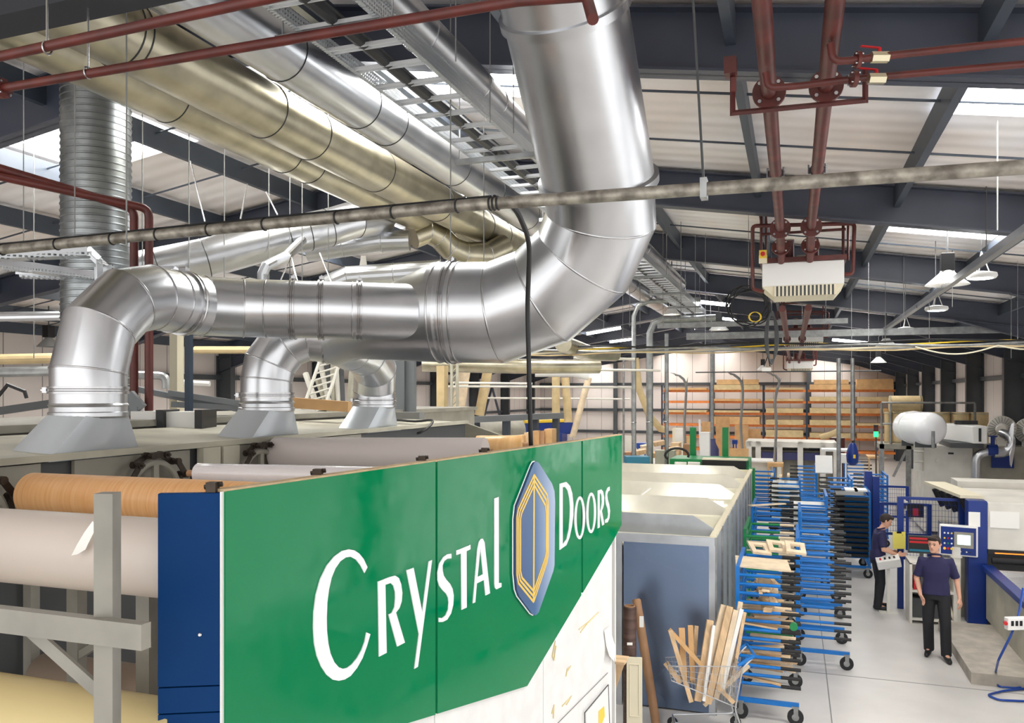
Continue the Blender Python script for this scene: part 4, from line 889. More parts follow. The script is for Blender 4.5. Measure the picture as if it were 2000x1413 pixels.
    loft(g, [(pv+V((0, 0, -.06)), .185, .13), (pv+V((0, 0, .06)), .178, .122), (pv.lerp(ch, .5), .165, .115), (ch, .182, .125), (ch+V((0, 0, .08)), .186, .115), (ch+V((0, 0, .14)), .175, .1), (nk+V((0, 0, -.07)), .125, .085), (nk+V((0, 0, -.035)), .08, .07)])
    for q in 'lr':
        e2 = J['sh'+q].lerp(J['el'+q], .85); limb(g, [J['ch_'+q] if 'ch_'+q in J else J['sh'+q]*.75+ch*.25+V((0, 0, .03)), J['sh'+q], J['sh'+q].lerp(J['el'+q], .5)], [.06, .062, .06]); g.pipe([J['sh'+q].lerp(J['el'+q], .45), e2], [.058, .062], 16)
    cook(g, 'navy', 'polo_shirt', t, vox=.011, sm=3)
    g = MB(); g.ring(nk+V((0, -.0, -.012)), (0, .25, 1), .066, .014, 24, 8); mesh('collar', g, 'navy', t, local=True)
    g = MB()      # trousers
    loft(g, [(pv+V((0, 0, -.13)), .165, .12), (pv+V((0, 0, -.05)), .172, .122), (pv+V((0, 0, .05)), .168, .112)])
    for q in 'lr': limb(g, [J['hip'+q], J['kn'+q], J['an'+q]+V((0, 0, .04))], [.098, .075, .066]); g.pipe([J['kn'+q], J['an'+q]+V((0, 0, -.02))], [.075, .07], 16)
    cook(g, 'trousers', 'trousers', t, vox=.011, sm=3)
    for q in 'lr':
        g = MB(); a = J['an'+q]; c = J['to'+q]; d = (c-a); d.z = 0; d.normalize(); limb(g, [a-d*.03+V((0, 0, -.02)), a+d*.06+V((0, 0, -.035)), c+V((0, 0, -.0))], [.046, .045, .034]); cook(g, 'black', 'shoe', t, vox=.009, sm=2)
    return t
mat('lips', (176, 110, 98), .5)
g1 = PZ(1828, 1284, 0)
person('man in a navy polo shirt walking toward the camera past the control panel', (g1.x, g1.y, 0), -.14, dict(
 head=(-.02, -.04, 1.635), neck=(0, 0, 1.49), chest=(0, 0, 1.24), pelvis=(0, .01, .97), hy=-.35, hx=.08,
 shl=(-.18, 0, 1.375), ell=(-.25, .03, 1.11), wrl=(-.2, -.09, .9), thl=(.6, -.8, 0), hdl=(.45, -.2, -.85), shr=(.18, 0, 1.38), elr=(.265, .06, 1.12), wrr=(.3, .0, .88), thr=(-.5, -.8, 0),
 hipl=(-.09, .01, .92), knl=(-.1, -.02, .5), anl=(-.09, .1, .09), tol=(-.12, -.07, .035), hipr=(.09, .01, .92), knr=(.12, -.12, .5), anr=(.13, -.12, .085), tor=(.17, -.3, .035), curl=.55))
g2 = PZ(1718, 1190, 0)
person('man in a navy polo shirt standing side-on at the slanted control box', (g2.x, g2.y, 0), 1.68, dict(
 head=(.0, -.1, 1.56), neck=(0, -.02, 1.44), chest=(0, .0, 1.2), pelvis=(0, .03, .94), hx=.45,
 shl=(-.18, 0, 1.33), ell=(-.23, -.02, 1.09), wrl=(-.17, -.25, 1.0), thl=(.5, -.2, .6), hdl=(.3, -1, .0), shr=(.18, 0, 1.33), elr=(.23, -.03, 1.09), wrr=(.15, -.24, 1.0), thr=(-.5, -.2, .6), hdr=(-.3, -1, 0),
 hipl=(-.09, .03, .89), knl=(-.11, .0, .48), anl=(-.12, .06, .085), tol=(-.14, -.11, .035), hipr=(.09, .03, .89), knr=(.11, -.02, .48), anr=(.12, .0, .085), tor=(.15, -.17, .035), curl=.3))
# ================================================ right side machines
b = MB(); b.bb(2.2, 3.0, 12.1, 14.7, 0, .15); one('step_platform', b, 'floor_mat', 'low grey platform beside the press conveyor', 'platform') if mat('floor_mat', (184, 176, 164), .7, var=.12, scale=5) else None
b = MB(); b.bb(1.98, 2.2, 12.9, 13.3, 0, .01)
t = thing('press_conveyor', 'long press conveyor with a blue side beam beside the platform', 'conveyor', (3.6, 11, 0))
b = MB(); b.bb(3.02, 4.6, 7.5, 15.1, .12, .86); mesh('bed', b, 'machine_grey', t)
b = MB(); b.bb(2.9, 3.06, 7.5, 15.1, .93, 1.02); mesh('side_beam', b, 'deep_blue', t, bevel=.01)
b = MB(); b.bb(2.96, 3.02, 7.5, 15.1, .15, .93); mesh('side_panel', b, 'machine_beige', t)
b = MB(); b.bb(4.5, 4.62, 7.5, 15.1, .9, 1.02); mesh('side_beam', b, 'deep_blue', t)
b = MB(); y = 7.6
while y < 15: b.tube((3.07, y, .95), (4.5, y, .95), .025, 8); y += .07
mesh('rollers', b, 'seam', t)
t = thing('press_hood', 'big pale grey press housing behind the blue column at the right edge', 'machine', (4.2, 15.9, 0))
b = MB(); b.bb(3.0, 5.6, 15.2, 17.4, 1.25, 2.03); mesh('cover', b, 'machine_cream', t, bevel=.02)
b = MB(); b.bb(3.0, 5.6, 15.3, 17.4, .1, 1.18); mesh('lower_body', b, 'darkgrey', t)
b = MB(); b.bb(3.0, 5.6, 15.18, 15.24, 1.19, 1.25); mesh('slot_edge', b, 'black', t)
b = MB(); b.bb(3.1, 5.5, 15.16, 15.19, 1.2, 1.215); mesh('heater_rod', b, 'led_orange', t)
b = MB(); b.tube((3.05, 15.14, 1.09), (5.5, 15.14, 1.09), .05, 16); mesh('green_roller', b, 'rubber', t)
p = PY(1962, 1016, 15.19)
b = MB(); b.box((p.x, 15.185, p.z), (.42, .004, .27), 0); one('paper_notice', b, 'paper', 'large white sheet taped to the grey press housing', 'paper')
b = MB(); b.bb(2.72, 3.0, 15.2, 15.5, 0, 2.04); c = one('blue_column', b, 'deep_blue', 'deep blue square column in front of the grey press housing', 'column', bevel=.01)
p = PY(1903, 1015, 15.19); b = MB(); b.box((p.x, 15.19, p.z), (.17, .004, .24), .0); one('paper_notice', b, 'paper', 'small white sheet fixed to the blue column', 'paper')
b = MB(); b.pipe(roundpath([(2.68, 15.1, 0.02), (2.5, 15.05, .02), (2.35, 15.1, .6), (2.45, 15.2, 1.0)], .12), .02, 8); one('grey_hose', b, 'cream', 'curved cream hose beside the panel pedestal', 'hose')
# sloping top rank of pneumatic units behind
t = thing('press_table', 'cream sloping cover over dark cylinders behind the press housing', 'machine', (3.2, 18.5, 0))
b = MB(); b.hexa([V(q) for q in ((2.66, 15.55, 2.04), (3.02, 15.55, 2.04), (2.72, 17.4, 2.08), (2.36, 17.4, 2.08), (2.66, 15.55, 2.09), (3.02, 15.55, 2.09), (2.72, 17.4, 2.13), (2.36, 17.4, 2.13))]); mesh('top_cover', b, 'cream', t)
b = MB(); b.bb(2.95, 5.8, 17.5, 18.2, 1.2, 2.14); mesh('housing', b, 'machine_cream', t)
b = MB(); b.bb(2.95, 5.8, 17.5, 18.2, .0, 1.19); mesh('base', b, 'darkgrey', t)
for k in range(5):
    b = MB(); y = 15.75+.36*k; b.tube((2.72-.05*k, y, 2.02), (2.86-.05*k, y, 1.7), .06, 12); mesh('cylinder', b, 'black', t)
b = MB(); b.bb(2.6, 2.95, 15.7, 17.4, .0, 1.4); mesh('edge_beam', b, 'machine_grey', t)
# control pedestal
cp = PZ(1868, 1219, 0); t = thing('operator_console', 'blue control panel with lit screen on a pale pedestal behind the walking man', 'control panel', (cp.x, cp.y, 0))
b = MB(); b.box((cp.x, cp.y, .6), (.11, .11, 1.2)); b.box((cp.x, cp.y, .01), (.3, .3, .02)); b.tube((cp.x, cp.y, 1.1), (cp.x, cp.y, 1.28), .09, 16); mesh('pedestal', b, 'machine_cream', t)
q = -.19; RR = Matrix.Rotation(q, 3, 'Z'); pc = V((cp.x+.02, cp.y-.05, 1.38))
def CPp(x, y, z): return pc+RR@V((x, y, z))
def cbox(b, x, y, z, w, d, h):
    return b.hexa([CPp(x+i*w/2, y+j*d/2, z+k*h/2) for k in (-1, 1) for i, j in ((-1, -1), (1, -1), (1, 1), (-1, 1))])
b = MB(); cbox(b, 0, .06, 0, .56, .14, .5); bx = mesh('housing', b, 'white', t, bevel=.015)
b = MB(); cbox(b, 0, -.012, 0, .51, .01, .45); mesh('front_plate', b, 'deep_blue', t)
b = MB(); cbox(b, .08, -.02, .02, .28, .012, .26); sf = mesh('screen_frame', b, 'machine_grey', t); b = MB(); cbox(b, .08, -.028, .025, .19, .006, .16); mesh('screen', b, 'screen', sf)
for r in range(4):
    for c in range(3):
        b = MB(); p = CPp(-.2+.052*c, -.016, .12-.085*r); b.tube(p, p-RR@V((0, .014, 0)), .014 if r < 3 else .02, 12); mesh('button', b, (('white', 'white', 'yellow'), ('yellow', 'red', 'white'), ('white', 'green', 'white'), ('led_orange', 'red', 'yellow'))[r][c], t)
for c in range(6): b = MB(); p = CPp(-.06+.045*c, -.016, -.17); b.tube(p, p-RR@V((0, .014, 0)), .012, 10); mesh('button', b, 'black' if c % 2 else 'white', t)
# cabinet behind the walking man
p = PZ(1788, 1216, 0); t = thing('electrical_cabinet', 'low pale cabinet with books on a shelf behind the walking man', 'cabinet', (p.x+.2, p.y+.2, 0))
b = MB(); b.bb(p.x-.1, p.x-.06, p.y-.1, p.y+.45, 0, 1.0); b.bb(p.x+.55, p.x+.6, p.y-.1, p.y+.45, 0, 1.0); b.bb(p.x-.1, p.x+.6, p.y-.1, p.y+.45, .98, 1.02); b.bb(p.x-.06, p.x+.55, p.y+.4, p.y+.44, 0, .98); b.bb(p.x-.06, p.x+.55, p.y-.1, p.y+.4, .52, .55); b.bb(p.x-.06, p.x+.55, p.y-.08, p.y+.4, .05, .08); mesh('carcass', b, 'machine_cream', t)
b = MB(); b.bb(p.x-.05, p.x+.5, p.y, p.y+.3, .09, .4); mesh('drawer_unit', b, 'darkgrey', t)
cols = ('red', 'purple', 'darkgrey', 'deep_blue', 'red', 'paper')
for k in range(6):
    b = MB(); b.bb(p.x-.03+.05*k, p.x+.01+.05*k, p.y-.04, p.y+.16, .552, .552+.2+.02*(k % 3)); one('binder', b, cols[k], ('red', 'purple', 'grey', 'blue', 'second red', 'white')[k]+' binder on the shelf of the low pale cabinet', 'binder')
# monitor and console to the left
t = thing('screen_monitor', 'monitor showing red and black bars left of the walking man', 'monitor', (p.x+.2, p.y+.35, 1.02)); c = PY(1800, 1064, p.y+.3)
b = MB(); b.box(c, (.42, .04, .3)); mesh('bezel', b, 'darkgrey', t); b = MB(); b.box(c-V((0, .022, 0)), (.4, .004, .27)); s = mesh('display', b, 'black', t)
for k, (m_, z) in enumerate((('red', .1), ('red', .04), ('teal', -.1))): b = MB(); b.box(c+V((.0, -.026, z)), (.38, .004, .035)); mesh('display_bar', b, m_, s)
b = MB(); b.box((c.x, c.y+.02, (c.z-.15+1.02)/2), (.06, .04, c.z-.15-1.02)); mesh('stand', b, 'darkgrey', t)
# slanted control box with its stand
g = PZ(1735, 1197, 0); t = thing('control_box', 'white slanted push-button box on a slim stand before the man in profile', 'control box', (g.x, g.y, 0)); c = PY(1735, 1098, g.y); 
b = MB(); b.bb(g.x-.025, g.x+.025, g.y-.02, g.y+.02, 0, c.z-.05); b.bb(g.x-.15, g.x+.15, g.y-.1, g.y+.1, 0, .015); mesh('stand', b, 'machine_cream', t)
Rb = Matrix.Rotation(-.22, 3, 'Y') @ Matrix.Rotation(.35, 3, 'X')
def rb(b, x, y, z, w, d, h): return b.hexa([c+Rb@V((x+i*w/2, y+j*d/2, z+k*h/2)) for k in (-1, 1) for i, j in ((-1, -1), (1, -1), (1, 1), (-1, 1))])
b = MB(); rb(b, 0, 0, 0, .38, .2, .16); mesh('housing', b, 'white', t, bevel=.01)
for k in range(4): b = MB(); rb(b, -.12+.075*k, -.02, .085, .03, .05, .02); mesh('button', b, ('red', 'black', 'black', 'black')[k], t)
# yellow paper on a clipboard
p = PY(1756, 1056, PZ(1762, 1196, 0).y+.17); b = MB(); b.box(p, (.22, .01, .3), .3); b.box(p+V((.06, .03, .1)), (.02, .07, .02)); t = one('clipboard', b, 'yellow_paper', 'yellow sheet on a clipboard between the two men', 'clipboard'); b = MB(); b.box(p+V((0, -.008, .14)), (.08, .012, .03), .3); mesh('clip', b, 'black', t)
# blue fence frames
def fence(name, label, x0, x1, y, z0, z1, dx=.0, m='deep_blue', post=.07, wires=True):
    t = thing(name, label, 'fence', ((x0+x1)/2, y, 0)); b = MB(); b.bb(x0-post/2, x0+post/2, y-.03, y+.03, 0, z1); mesh('post', b, m, t); b = MB(); b.bb(x1-post/2, x1+post/2, y-.03, y+.03, 0, z1); mesh('post', b, m, t)
    for z in (z0, z1-.02): b = MB(); b.bb(x0, x1, y-.02, y+.02, z-.025, z+.025); mesh('rail', b, m, t)
    b = MB(); x = x0+.06
    while x < x1-.03: b.tube((x, y, z0), (x, y, z1), .0025, 4); x += .05
    z = z0+.06
    while z < z1: b.tube((x0, y, z), (x1, y, z), .0025, 4); z += .1
    if wires: mesh('mesh_panel', b, m, t)
    return t
p0 = PZ(1762, 1196, 0); x1 = PY(1880, 1000, p0.y+.2).x
fence('guard_fence', 'dark blue guard fence behind the yellow clipboard', p0.x, x1, p0.y+.25, .9, 1.98, post=.1)
y = 18.0; fence('guard_fence', 'dark blue guard frame behind the head of the man in profile', PY(1722, 970, y).x, PY(1815, 970, y).x, y, 1.0, 1.62, post=.08)
y = 22; fence('guard_fence', 'far dark blue guard frame beside the drum shelving', PY(1690, 940, y).x, PY(1772, 940, y).x, y, .8, 1.55)
b = MB(); b.bb(PY(1688, 950, 19.6).x-.0, PY(1703, 950, 19.6).x, 19.5, 19.7, .1, 2.1); b.bb(PY(1703, 950, 19.6).x, PY(1716, 950, 19.6).x, 19.4, 19.6, .1, 2.0); one('leaning_boards', b, 'deep_blue', 'tall dark blue panels standing behind the black-panel trolley', 'panel')
p = P(1762, 988, 17.5); t = thing('small_display', 'small grey display box on the guard frame', 'display', p); b = MB(); b.box(p, (.22, .1, .2)); mesh('housing', b, 'machine_cream', t, bevel=.01); b = MB(); b.box(p-V((0, .052, 0)), (.15, .005, .12)); mesh('screen', b, 'darkgrey', t)
p = PY(1788, 998, 17.955); t = thing('dark_poster', 'small dark poster with a red patch on the guard frame', 'poster', p); b = MB(); b.box(p, (.3, .02, .26)); mesh('sheet', b, 'black', t); b = MB(); b.box(p+V((0, -.012, -.03)), (.1, .004, .15)); mesh('patch', b, 'red', t)
# pendant box and blue hose at the right
p = P(1985, 1218, 9.9); t = thing('pendant_control', 'white pendant push-button box clipped to the conveyor side', 'control box', p); b = MB(); b.box(p, (.26, .08, .15), .4); mesh('housing', b, 'white', t, bevel=.01)
for k in range(3): b = MB(); b.box(p+V((-.06+.05*k, -.06+.02*k, .01)), (.03, .03, .06), .4); mesh('button', b, ('black', 'black', 'black')[k], t)
b = MB(); q = p+V((-.13, -.05, .01)); b.tube(q, q-FW*.05-RT*.02, .022, 12); mesh('stop_button', b, 'red', t)
b = MB(); hp = [P(1998, 1150, 10.2), P(1990, 1200, 10.0), P(1975, 1240, 9.9), P(1950, 1290, 10.0)]+[PZ(x, y, .02) for x, y in ((1943, 1320), (1950, 1342), (1985, 1345), (2030, 1335), (2010, 1345), (1960, 1350), (1928, 1358), (1950, 1368), (2040, 1372))]
b.pipe(roundpath(hp, .06, 3), .014, 8); one('air_hose', b, 'hose_blue', 'blue air hose coiling on the floor at the right edge', 'hose')
# ---------------------------------------------- big cream machine, tank, fans
YC = 24.5
def XY(x, Y): return PY(x, 800, Y).x
def ZY(x, y, Y): return PY(x, y, Y).z
t = thing('cream_cabinet', 'large cream machine cabinet under the white tank', 'machine', (XY(1880, YC), YC, 0)); zt = ZY(1850, 872, YC)
b = MB(); b.bb(XY(1804, YC), XY(1900, YC), YC, YC+2, .1, zt); mesh('cabinet_body', b, 'machine_cream', t, bevel=.02)
b = MB(); b.bb(XY(1902, YC), XY(2060, YC), YC+.1, YC+2, .1, zt); mesh('cabinet_body', b, 'machine_grey', t)
b = MB(); b.box((XY(1857, YC), YC-.01, ZY(1857, 886, YC)), (.13, .03, .05)); mesh('vent', b, 'black', t)
b = MB(); c = PY(1832, 900, YC-.02); b.tube(c, c+V((0, -.03, 0)), .06, 16); mesh('cap', b, 'machine_cream', t)
for k in range(3): b = MB(); x = XY(1793, YC)+.0; b.tube((x, YC-.05, ZY(1793, 920-20*k, YC)), (x, YC-.05, ZY(1793, 903-20*k, YC)), .12, 16); mesh('side_can', b, 'machine_cream', t)
b = MB(); c = PY(1959, 900, YC); b.box((c.x, YC+.05, c.z), (.52, .05, .4)); one('blue_panel', b, 'deep_blue', 'small blue panel on the cream cabinet below the silver pipe', 'panel')  # plain blue panel fixed to the cabinet
yt = 23.6; c = PY(1820, 838, yt); r = 32/1600*21.5
t = thing('pressure_tank', 'white pressure tank lying on top of the cream cabinet', 'tank', (c.x, c.y+.3, zt))
b = MB(); b.lathe([(.02, -.2), (r*.5, -.17), (r*.8, -.09), (r*.96, .02), (r, .12), (r, 1.15), (r*.96, 1.25), (r*.8, 1.35), (r*.5, 1.43), (.02, 1.45)], c, V((-.38, 1, .0)), n=36); mesh('shell', b, 'white_gloss', t, sharp=50)
for s in (.3, 1.0):
    q = c+V((-.38, 1, 0)).normalized()*s; b = MB(); b.box((q.x, q.y, (q.z-r*.6+zt)/2), (.5, .08, abs(q.z-r*.6-zt)+.02)); mesh('saddle', b, 'darkgrey', t)
b = MB(); b.ring(c+V((-.38, 1, 0)).normalized()*.9, (-.38, 1, 0), r+.004, .012, 32, 6); mesh('weld_band', b, 'white', t)
b = MB(); q = c+V((.0, -.22, -.05)); b.tube(q, (q.x, q.y, zt), .04, 8); mesh('green_tipped_post', b, 'galv_dull', t)
t = thing('pump_housing', 'long white box-shaped blower on the cabinet right of the tank', 'machine', (XY(1890, 24), 24, zt)); x0, x1 = XY(1850, 24), XY(1929, 23.6); za, zb = ZY(1890, 866, 23.8), ZY(1890, 832, 23.8)
b = MB(); b.hexa([V(q) for q in ((XY(1900, 23.6), 23.6, za), (x1, 23.6, za), (x1, 25.8, za), (x0, 25.8, za), (XY(1900, 23.6), 23.6, zb), (x1, 23.6, zb), (x1, 25.8, zb), (x0, 25.8, zb))]); mesh('housing', b, 'white', t, bevel=.03)
for k in range(4): b = MB(); b.box((XY(1870+11*k, 24.6), 24.6, zb+.06), (.13, .2, .1)); mesh('top_knob', b, 'black', t)
b = MB(); b.box((XY(1914, 23.59), 23.59, (za+zb)/2), (.06, .02, .34)); mesh('gauge_strip', b, 'black', t)
b = MB(); b.bb(x0+.05, x1-.05, 23.8, 25.6, zt, za); mesh('feet', b, 'darkgrey', t)
def fan(px, py, lab):
    c = PY(px, py, 25.2); t = thing('blower_fan', lab, 'fan', (c.x, c.y, zt)); R = 25/1600*22.4
    b = MB(); b.lathe([(R*.95, -.06), (R, 0), (R*.95, .06), (R*.6, .07), (R*.35, .1)], c, V((-.25, -1, 0)), n=36); mesh('fan_casing', b, 'machine_cream', t, sharp=40)
    for k in range(24): a = 2*math.pi*k/24; dx = V((1, -.25, 0)).normalized(); e = dx*math.cos(a)+UP*math.sin(a); b = MB(); b.bar(c+e*R*.45-V((-.25, -1, 0))*-.09, c+e*R*.93-V((-.25, -1, 0))*-.08, .015, .03, up=V((-.25, -1, 0))); mesh('fin', b, 'midgrey', t)
    b = MB(); b.lathe([(R*.4, .08), (R*.4, .35), (R*.3, .4)], c, V((-.25, -1, 0)), n=24); mesh('motor', b, 'machine_cream', t)
    b = MB(); b.box((c.x, c.y, (c.z-R*.5+zt)/2), (.3, .2, c.z-R*.5-zt)); mesh('foot', b, 'machine_cream', t)
fan(1957, 838, 'finned cream blower fan right of the white box blower'); fan(2010, 842, 'second finned blower fan cut off by the right frame edge')
yp = 23.9
b = MB(); b.pipe(roundpath([PY(1906, 945, yp), PY(1906, 886, yp), PY(1936, 883, yp)], .25, 5), .11, 16); t = one('vacuum_pipe', b, 'galv', 'silver elbow pipe rising in front of the cream cabinet', 'pipe', sharp=40)
b = MB(); b.pipe(roundpath([PY(1942, 886, yp), PY(1972, 886, yp), PY(1979, 852, yp), PY(1955, 846, yp+.2)], .25, 5), .11, 16); one('vacuum_pipe', b, 'galv', 'silver pipe curving up to the blower fan with a yellow collar', 'pipe', sharp=40)
b = MB(); c = PY(1939, 880, yp); b.tube(c-V((.12, 0, 0)), c+V((.1, 0, 0)), .15, 12); b.tube(c, c+V((0, 0, .35)), .05, 8); b.ring(c+V((0, 0, .36)), (0, 0, 1), .1, .015, 14, 6); one('blue_valve', b, 'deep_blue', 'dark blue hand-wheel valve between the silver pipes', 'valve')
# ---------------------------------------------- drum platform
YD = 27.5; zd = ZY(1740, 868, YD)
t = thing('storage_platform', 'grey steel platform with guard rail holding the cardboard drums', 'platform', (XY(1840, YD), YD, 0))
b = MB(); b.bb(XY(1718, YD), XR-.8, YD, YD+1.6, zd-.15, zd); mesh('deck', b, 'machine_grey', t)
for x in (XY(1722, YD), XY(1775, YD), 4.6): b = MB(); b.bb(x-.07, x+.07, YD, YD+.14, 0, zd); mesh('leg', b, 'galv_dull', t)
b = MB(); b.bar((XY(1745, YD), YD+.05, zd-1.0), (XY(1770, YD), YD+.05, zd-.2), .07, .07); mesh('brace', b, 'galv_dull', t)
for z in (zd+.62, zd+1.27): b = MB(); b.tube((XY(1722, YD), YD+.02, z), (XR-.9, YD+.02, z), .03, 8); mesh('guard_rail', b, 'galv_dull', t)
for x in (1722, 1740, 1920, 1970): xx = min(XY(x, YD), XR-.9); b = MB(); b.tube((xx, YD+.02, zd), (xx, YD+.02, zd+1.27), .035, 8); mesh('rail_post', b, 'galv_dull', t)
def drum(c, r, h, lab, d=(0, 0, 1)):
    t = thing('cardboard_drum', lab, 'drum', c, 'cardboard drums on the platform'); b = MB(); b.lathe([(r*.99, 0), (r, .03), (r, h-.03), (r*.99, h)], c, d, n=36); mesh('drum_wall', b, 'tan', t, sharp=40)
    for q in (.03, h-.04): b = MB(); b.lathe([(r, q-.02), (r+.01, q-.015), (r+.01, q+.015), (r, q+.02)], c, d, n=36, cap=False); mesh('hoop', b, 'galv_warm', t)
names = ['leftmost tan drum standing on the platform behind the guard rail', 'lower front tan drum standing left of the white tank', 'tan drum directly behind the white tank top', 'tan drum right of the tank in the row on the platform', 'tan drum behind the white box blower', 'tan drum at the right end of the row by the dark column']
for k, (x, y) in enumerate(((1733, 0), (1760, 0), (1802, .7), (1838, .7), (1876, .7), (1912, .7))):
    xx = XY(x, YD+.8); r = 16.5/1600*25 if k else .13; drum((xx if k else XY(1736, YD+.8), YD+.8, zd), min(r, .3), (ZY(1760, 806, YD)-zd if k != 1 else ZY(1760, 806, YD)-zd), names[k])
c = PY(1766, 790, YD+.3); r = 15/1600*26; b = MB(); 
drum((XY(1737, YD+.4), YD+.45, ZY(1737, 789, YD)), r, XY(1802, YD)-XY(1737, YD), 'large tan drum lying on its side above the standing drums', d=(1, .0, 0))
# ---------------------------------------------- orange racking at the end wall
YR = 51.0
ux = [XY(x, YR) for x in (1293, 1387, 1491, 1576, 1668, 1752)]
zs = [ZY(1500, y, YR) for y in (764, 786, 809, 832, 856)]
mat('rack_post', (44, 60, 78), .5)
bays = ('leftmost', 'second', 'third', 'fourth', 'rightmost')
for i in range(5):
    t = thing('pallet_rack', '%s bay of the orange-beamed racking against the end wall' % bays[i], 'racking', ((ux[i]+ux[i+1])/2, YR, 0), 'racking bays along the end wall')
    for x in ([ux[0]] if i == 0 else [])+[ux[i+1]]:
        b = MB(); b.bb(x-.05, x+.05, YR-.05, YR+.05, 0, zs[0]+.35); b.bb(x-.05, x+.05, YR+1, YR+1.1, 0, zs[0]+.35)
        z = .3
        while z < zs[0]: b.bar((x, YR, z), (x, YR+1.05, z+.5), .03, .03); z += .55
        mesh('rack_upright', b, 'rack_post', t)
    for z in zs+[zs[-1]-.75]:
        b = MB(); b.bb(ux[i]+.05, ux[i+1]-.05, YR-.03, YR+.03, z-.07, z+.07); b.bb(ux[i]+.05, ux[i+1]-.05, YR+1.02, YR+1.08, z-.07, z+.07); mesh('beam', b, 'orange', t)
def pack(label, x0, x1, z, h, m='tan', y=YR-.2, d=1.3):
    b = MB(); b.bb(x0, x1, y, y+d, z, z+h); return one('board_pack', b, m, label, 'board pack', 'board packs on the racking')
lv = ('top', 'second-highest', 'middle', 'fourth', 'lowest')
hs = [[.12, .0, .12, 0, 0], [.3, .12, .12, .45, 0], [.12, .13, .28, .3, .42], [.3, .25, .3, .3, .28], [.6, .25, .3, .14, .3]]
for i in range(5):
    for j in range(5):
        h = hs[i][j]
        if h: pack('wrapped pack of pale boards on the %s level of the %s racking bay' % (lv[j], bays[i]), ux[i]+.15, ux[i+1]-.2, zs[j]+.07, h, random.choice(('tan', 'wood_board', 'tan')))
for i, h in ((1, .3), (3, .25)): pack('second pack of boards stacked on top of the %s racking bay' % bays[i], ux[i]+.4, ux[i+1]-.3, zs[0]+.07+hs[i][0]+.02, h, 'wood_board')
# ---------------------------------------------- middle: green machine, cream machine, cardboard
YG = 20.2
t = thing('green_press', 'green framed machine with two tall posts behind the booth', 'machine', (XY(1385, YG), YG, 0)); zg = ZY(1385, 898, YG)
for x in (1354, 1417): b = MB(); xx = XY(x, YG+1.5); b.bb(xx-.075, xx+.075, YG+1.4, YG+1.55, 0, ZY(x, 835, YG+1.5)); mesh('post', b, 'green', t, bevel=.01)
b = MB(); b.bb(XY(1308, YG), XY(1463, YG), YG, YG+1.2, .1, zg); mesh('frame', b, 'green', t, bevel=.02)
b = MB(); b.bb(XY(1372, YG), XY(1458, YG), YG-.12, YG+.2, zg-.2, zg+.0); mesh('dark_cover', b, 'black', t, bevel=.01)
b = MB(); b.bb(XY(1372, YG), XY(1460, YG), YG-.14, YG+.25, zg-.0, zg+.03); mesh('lip', b, 'cream', t)
for x in (1318, 1344): b = MB(); c = PY(x, 908, YG-.2); b.tube(c, c+V((.28, 0, 0)), .07, 16); mesh('motor', b, 'machine_cream', t)
b = MB(); b.bb(XY(1466, YG), XY(1478, YG), YG-1, YG-.8, .1, zg-.1); mesh('side_arm', b, 'green', t)
b = MB(); b.pipe([PY(1322+23*math.cos(a), 890+14*math.sin(a)*(1 if math.sin(a) < 0 else .8), YG) for a in [math.radians(20-q*20) for q in range(13)]], .03, 8); one('black_hose', b, 'black', 'black hose looping up at the left of the green machine', 'hose')
t = thing('panel_machine', 'long cream panel machine with windows across the hall before the racking', 'machine', (XY(1550, 30), 30, 0)); zt2 = ZY(1540, 864, 30)
x0, x1 = XY(1462, 30), XY(1635, 30)
b = MB(); b.bb(x0, x1, 30.3, 32, .1, zt2-.3); mesh('body', b, 'machine_grey', t)
b = MB(); b.bb(x0-.1, x1, 29.9, 32, zt2-.18, zt2); mesh('top_beam', b, 'machine_cream', t)
for x in (1463, 1481, 1523, 1563, 1607, 1633): b = MB(); xx = XY(x, 30); b.bb(xx-.09, xx+.09, 29.9, 30.1, .1, zt2); mesh('post', b, 'machine_cream', t)
b = MB(); z = ZY(1540, 890, 30); b.bb(x0+.3, x1-.5, 30.0, 30.2, z-.16, z+.1); mesh('blue_band', b, 'purple', t)
for k in range(5): b = MB(); xx = XY(1490+30*k, 30); z = ZY(1540, 878, 30); b.bb(xx, xx+.35, 30.15, 30.3, z, z+.12); mesh('window', b, 'darkgrey', t)
t = thing('white_box', 'white sliding cabinet at the left end of the cream panel machine', 'cabinet', (XY(1475, 27), 27, 0)); b = MB(); b.bb(XY(1462, 27), XY(1508, 27), 27, 28, .05, ZY(1480, 903, 27)); mesh('carcass', b, 'machine_cream', t); b = MB(); b.bb(XY(1460, 27), XY(1512, 27), 26.9, 28.05, ZY(1480, 903, 27), ZY(1480, 900, 27)); mesh('lid', b, 'white', t)
for k, (x0, x1, y0, y1, Y, m, lab) in enumerate(((1371, 1392, 824, 868, 36, 'cardboard', 'brown cardboard sheet leaning left of the slim grey pole'), (1398, 1425, 815, 870, 38, 'cardboard', 'tan board between the green posts'), (1435, 1462, 830, 868, 37, 'cardboard', 'darker brown cardboard sheet right of the green posts'), (1460, 1486, 838, 864, 37.4, 'cardboard', 'tan board beside the darker brown cardboard sheet'), (1425, 1462, 876, 912, 26, 'wood_board', 'low tan chipboard sheet behind the green machine'), (1313, 1334, 836, 858, 34, 'cream', 'pale yellow board near the left rack bay'), (1335, 1358, 852, 885, 33, 'wood_board', 'tan board behind the left green post'))):
    b = MB(); b.bb(XY(x0, Y), XY(x1, Y), Y, Y+.05, 0 if k != 5 else 0, ZY(x0, y0, Y)); one('cardboard_sheet', b, m, lab, 'sheet')
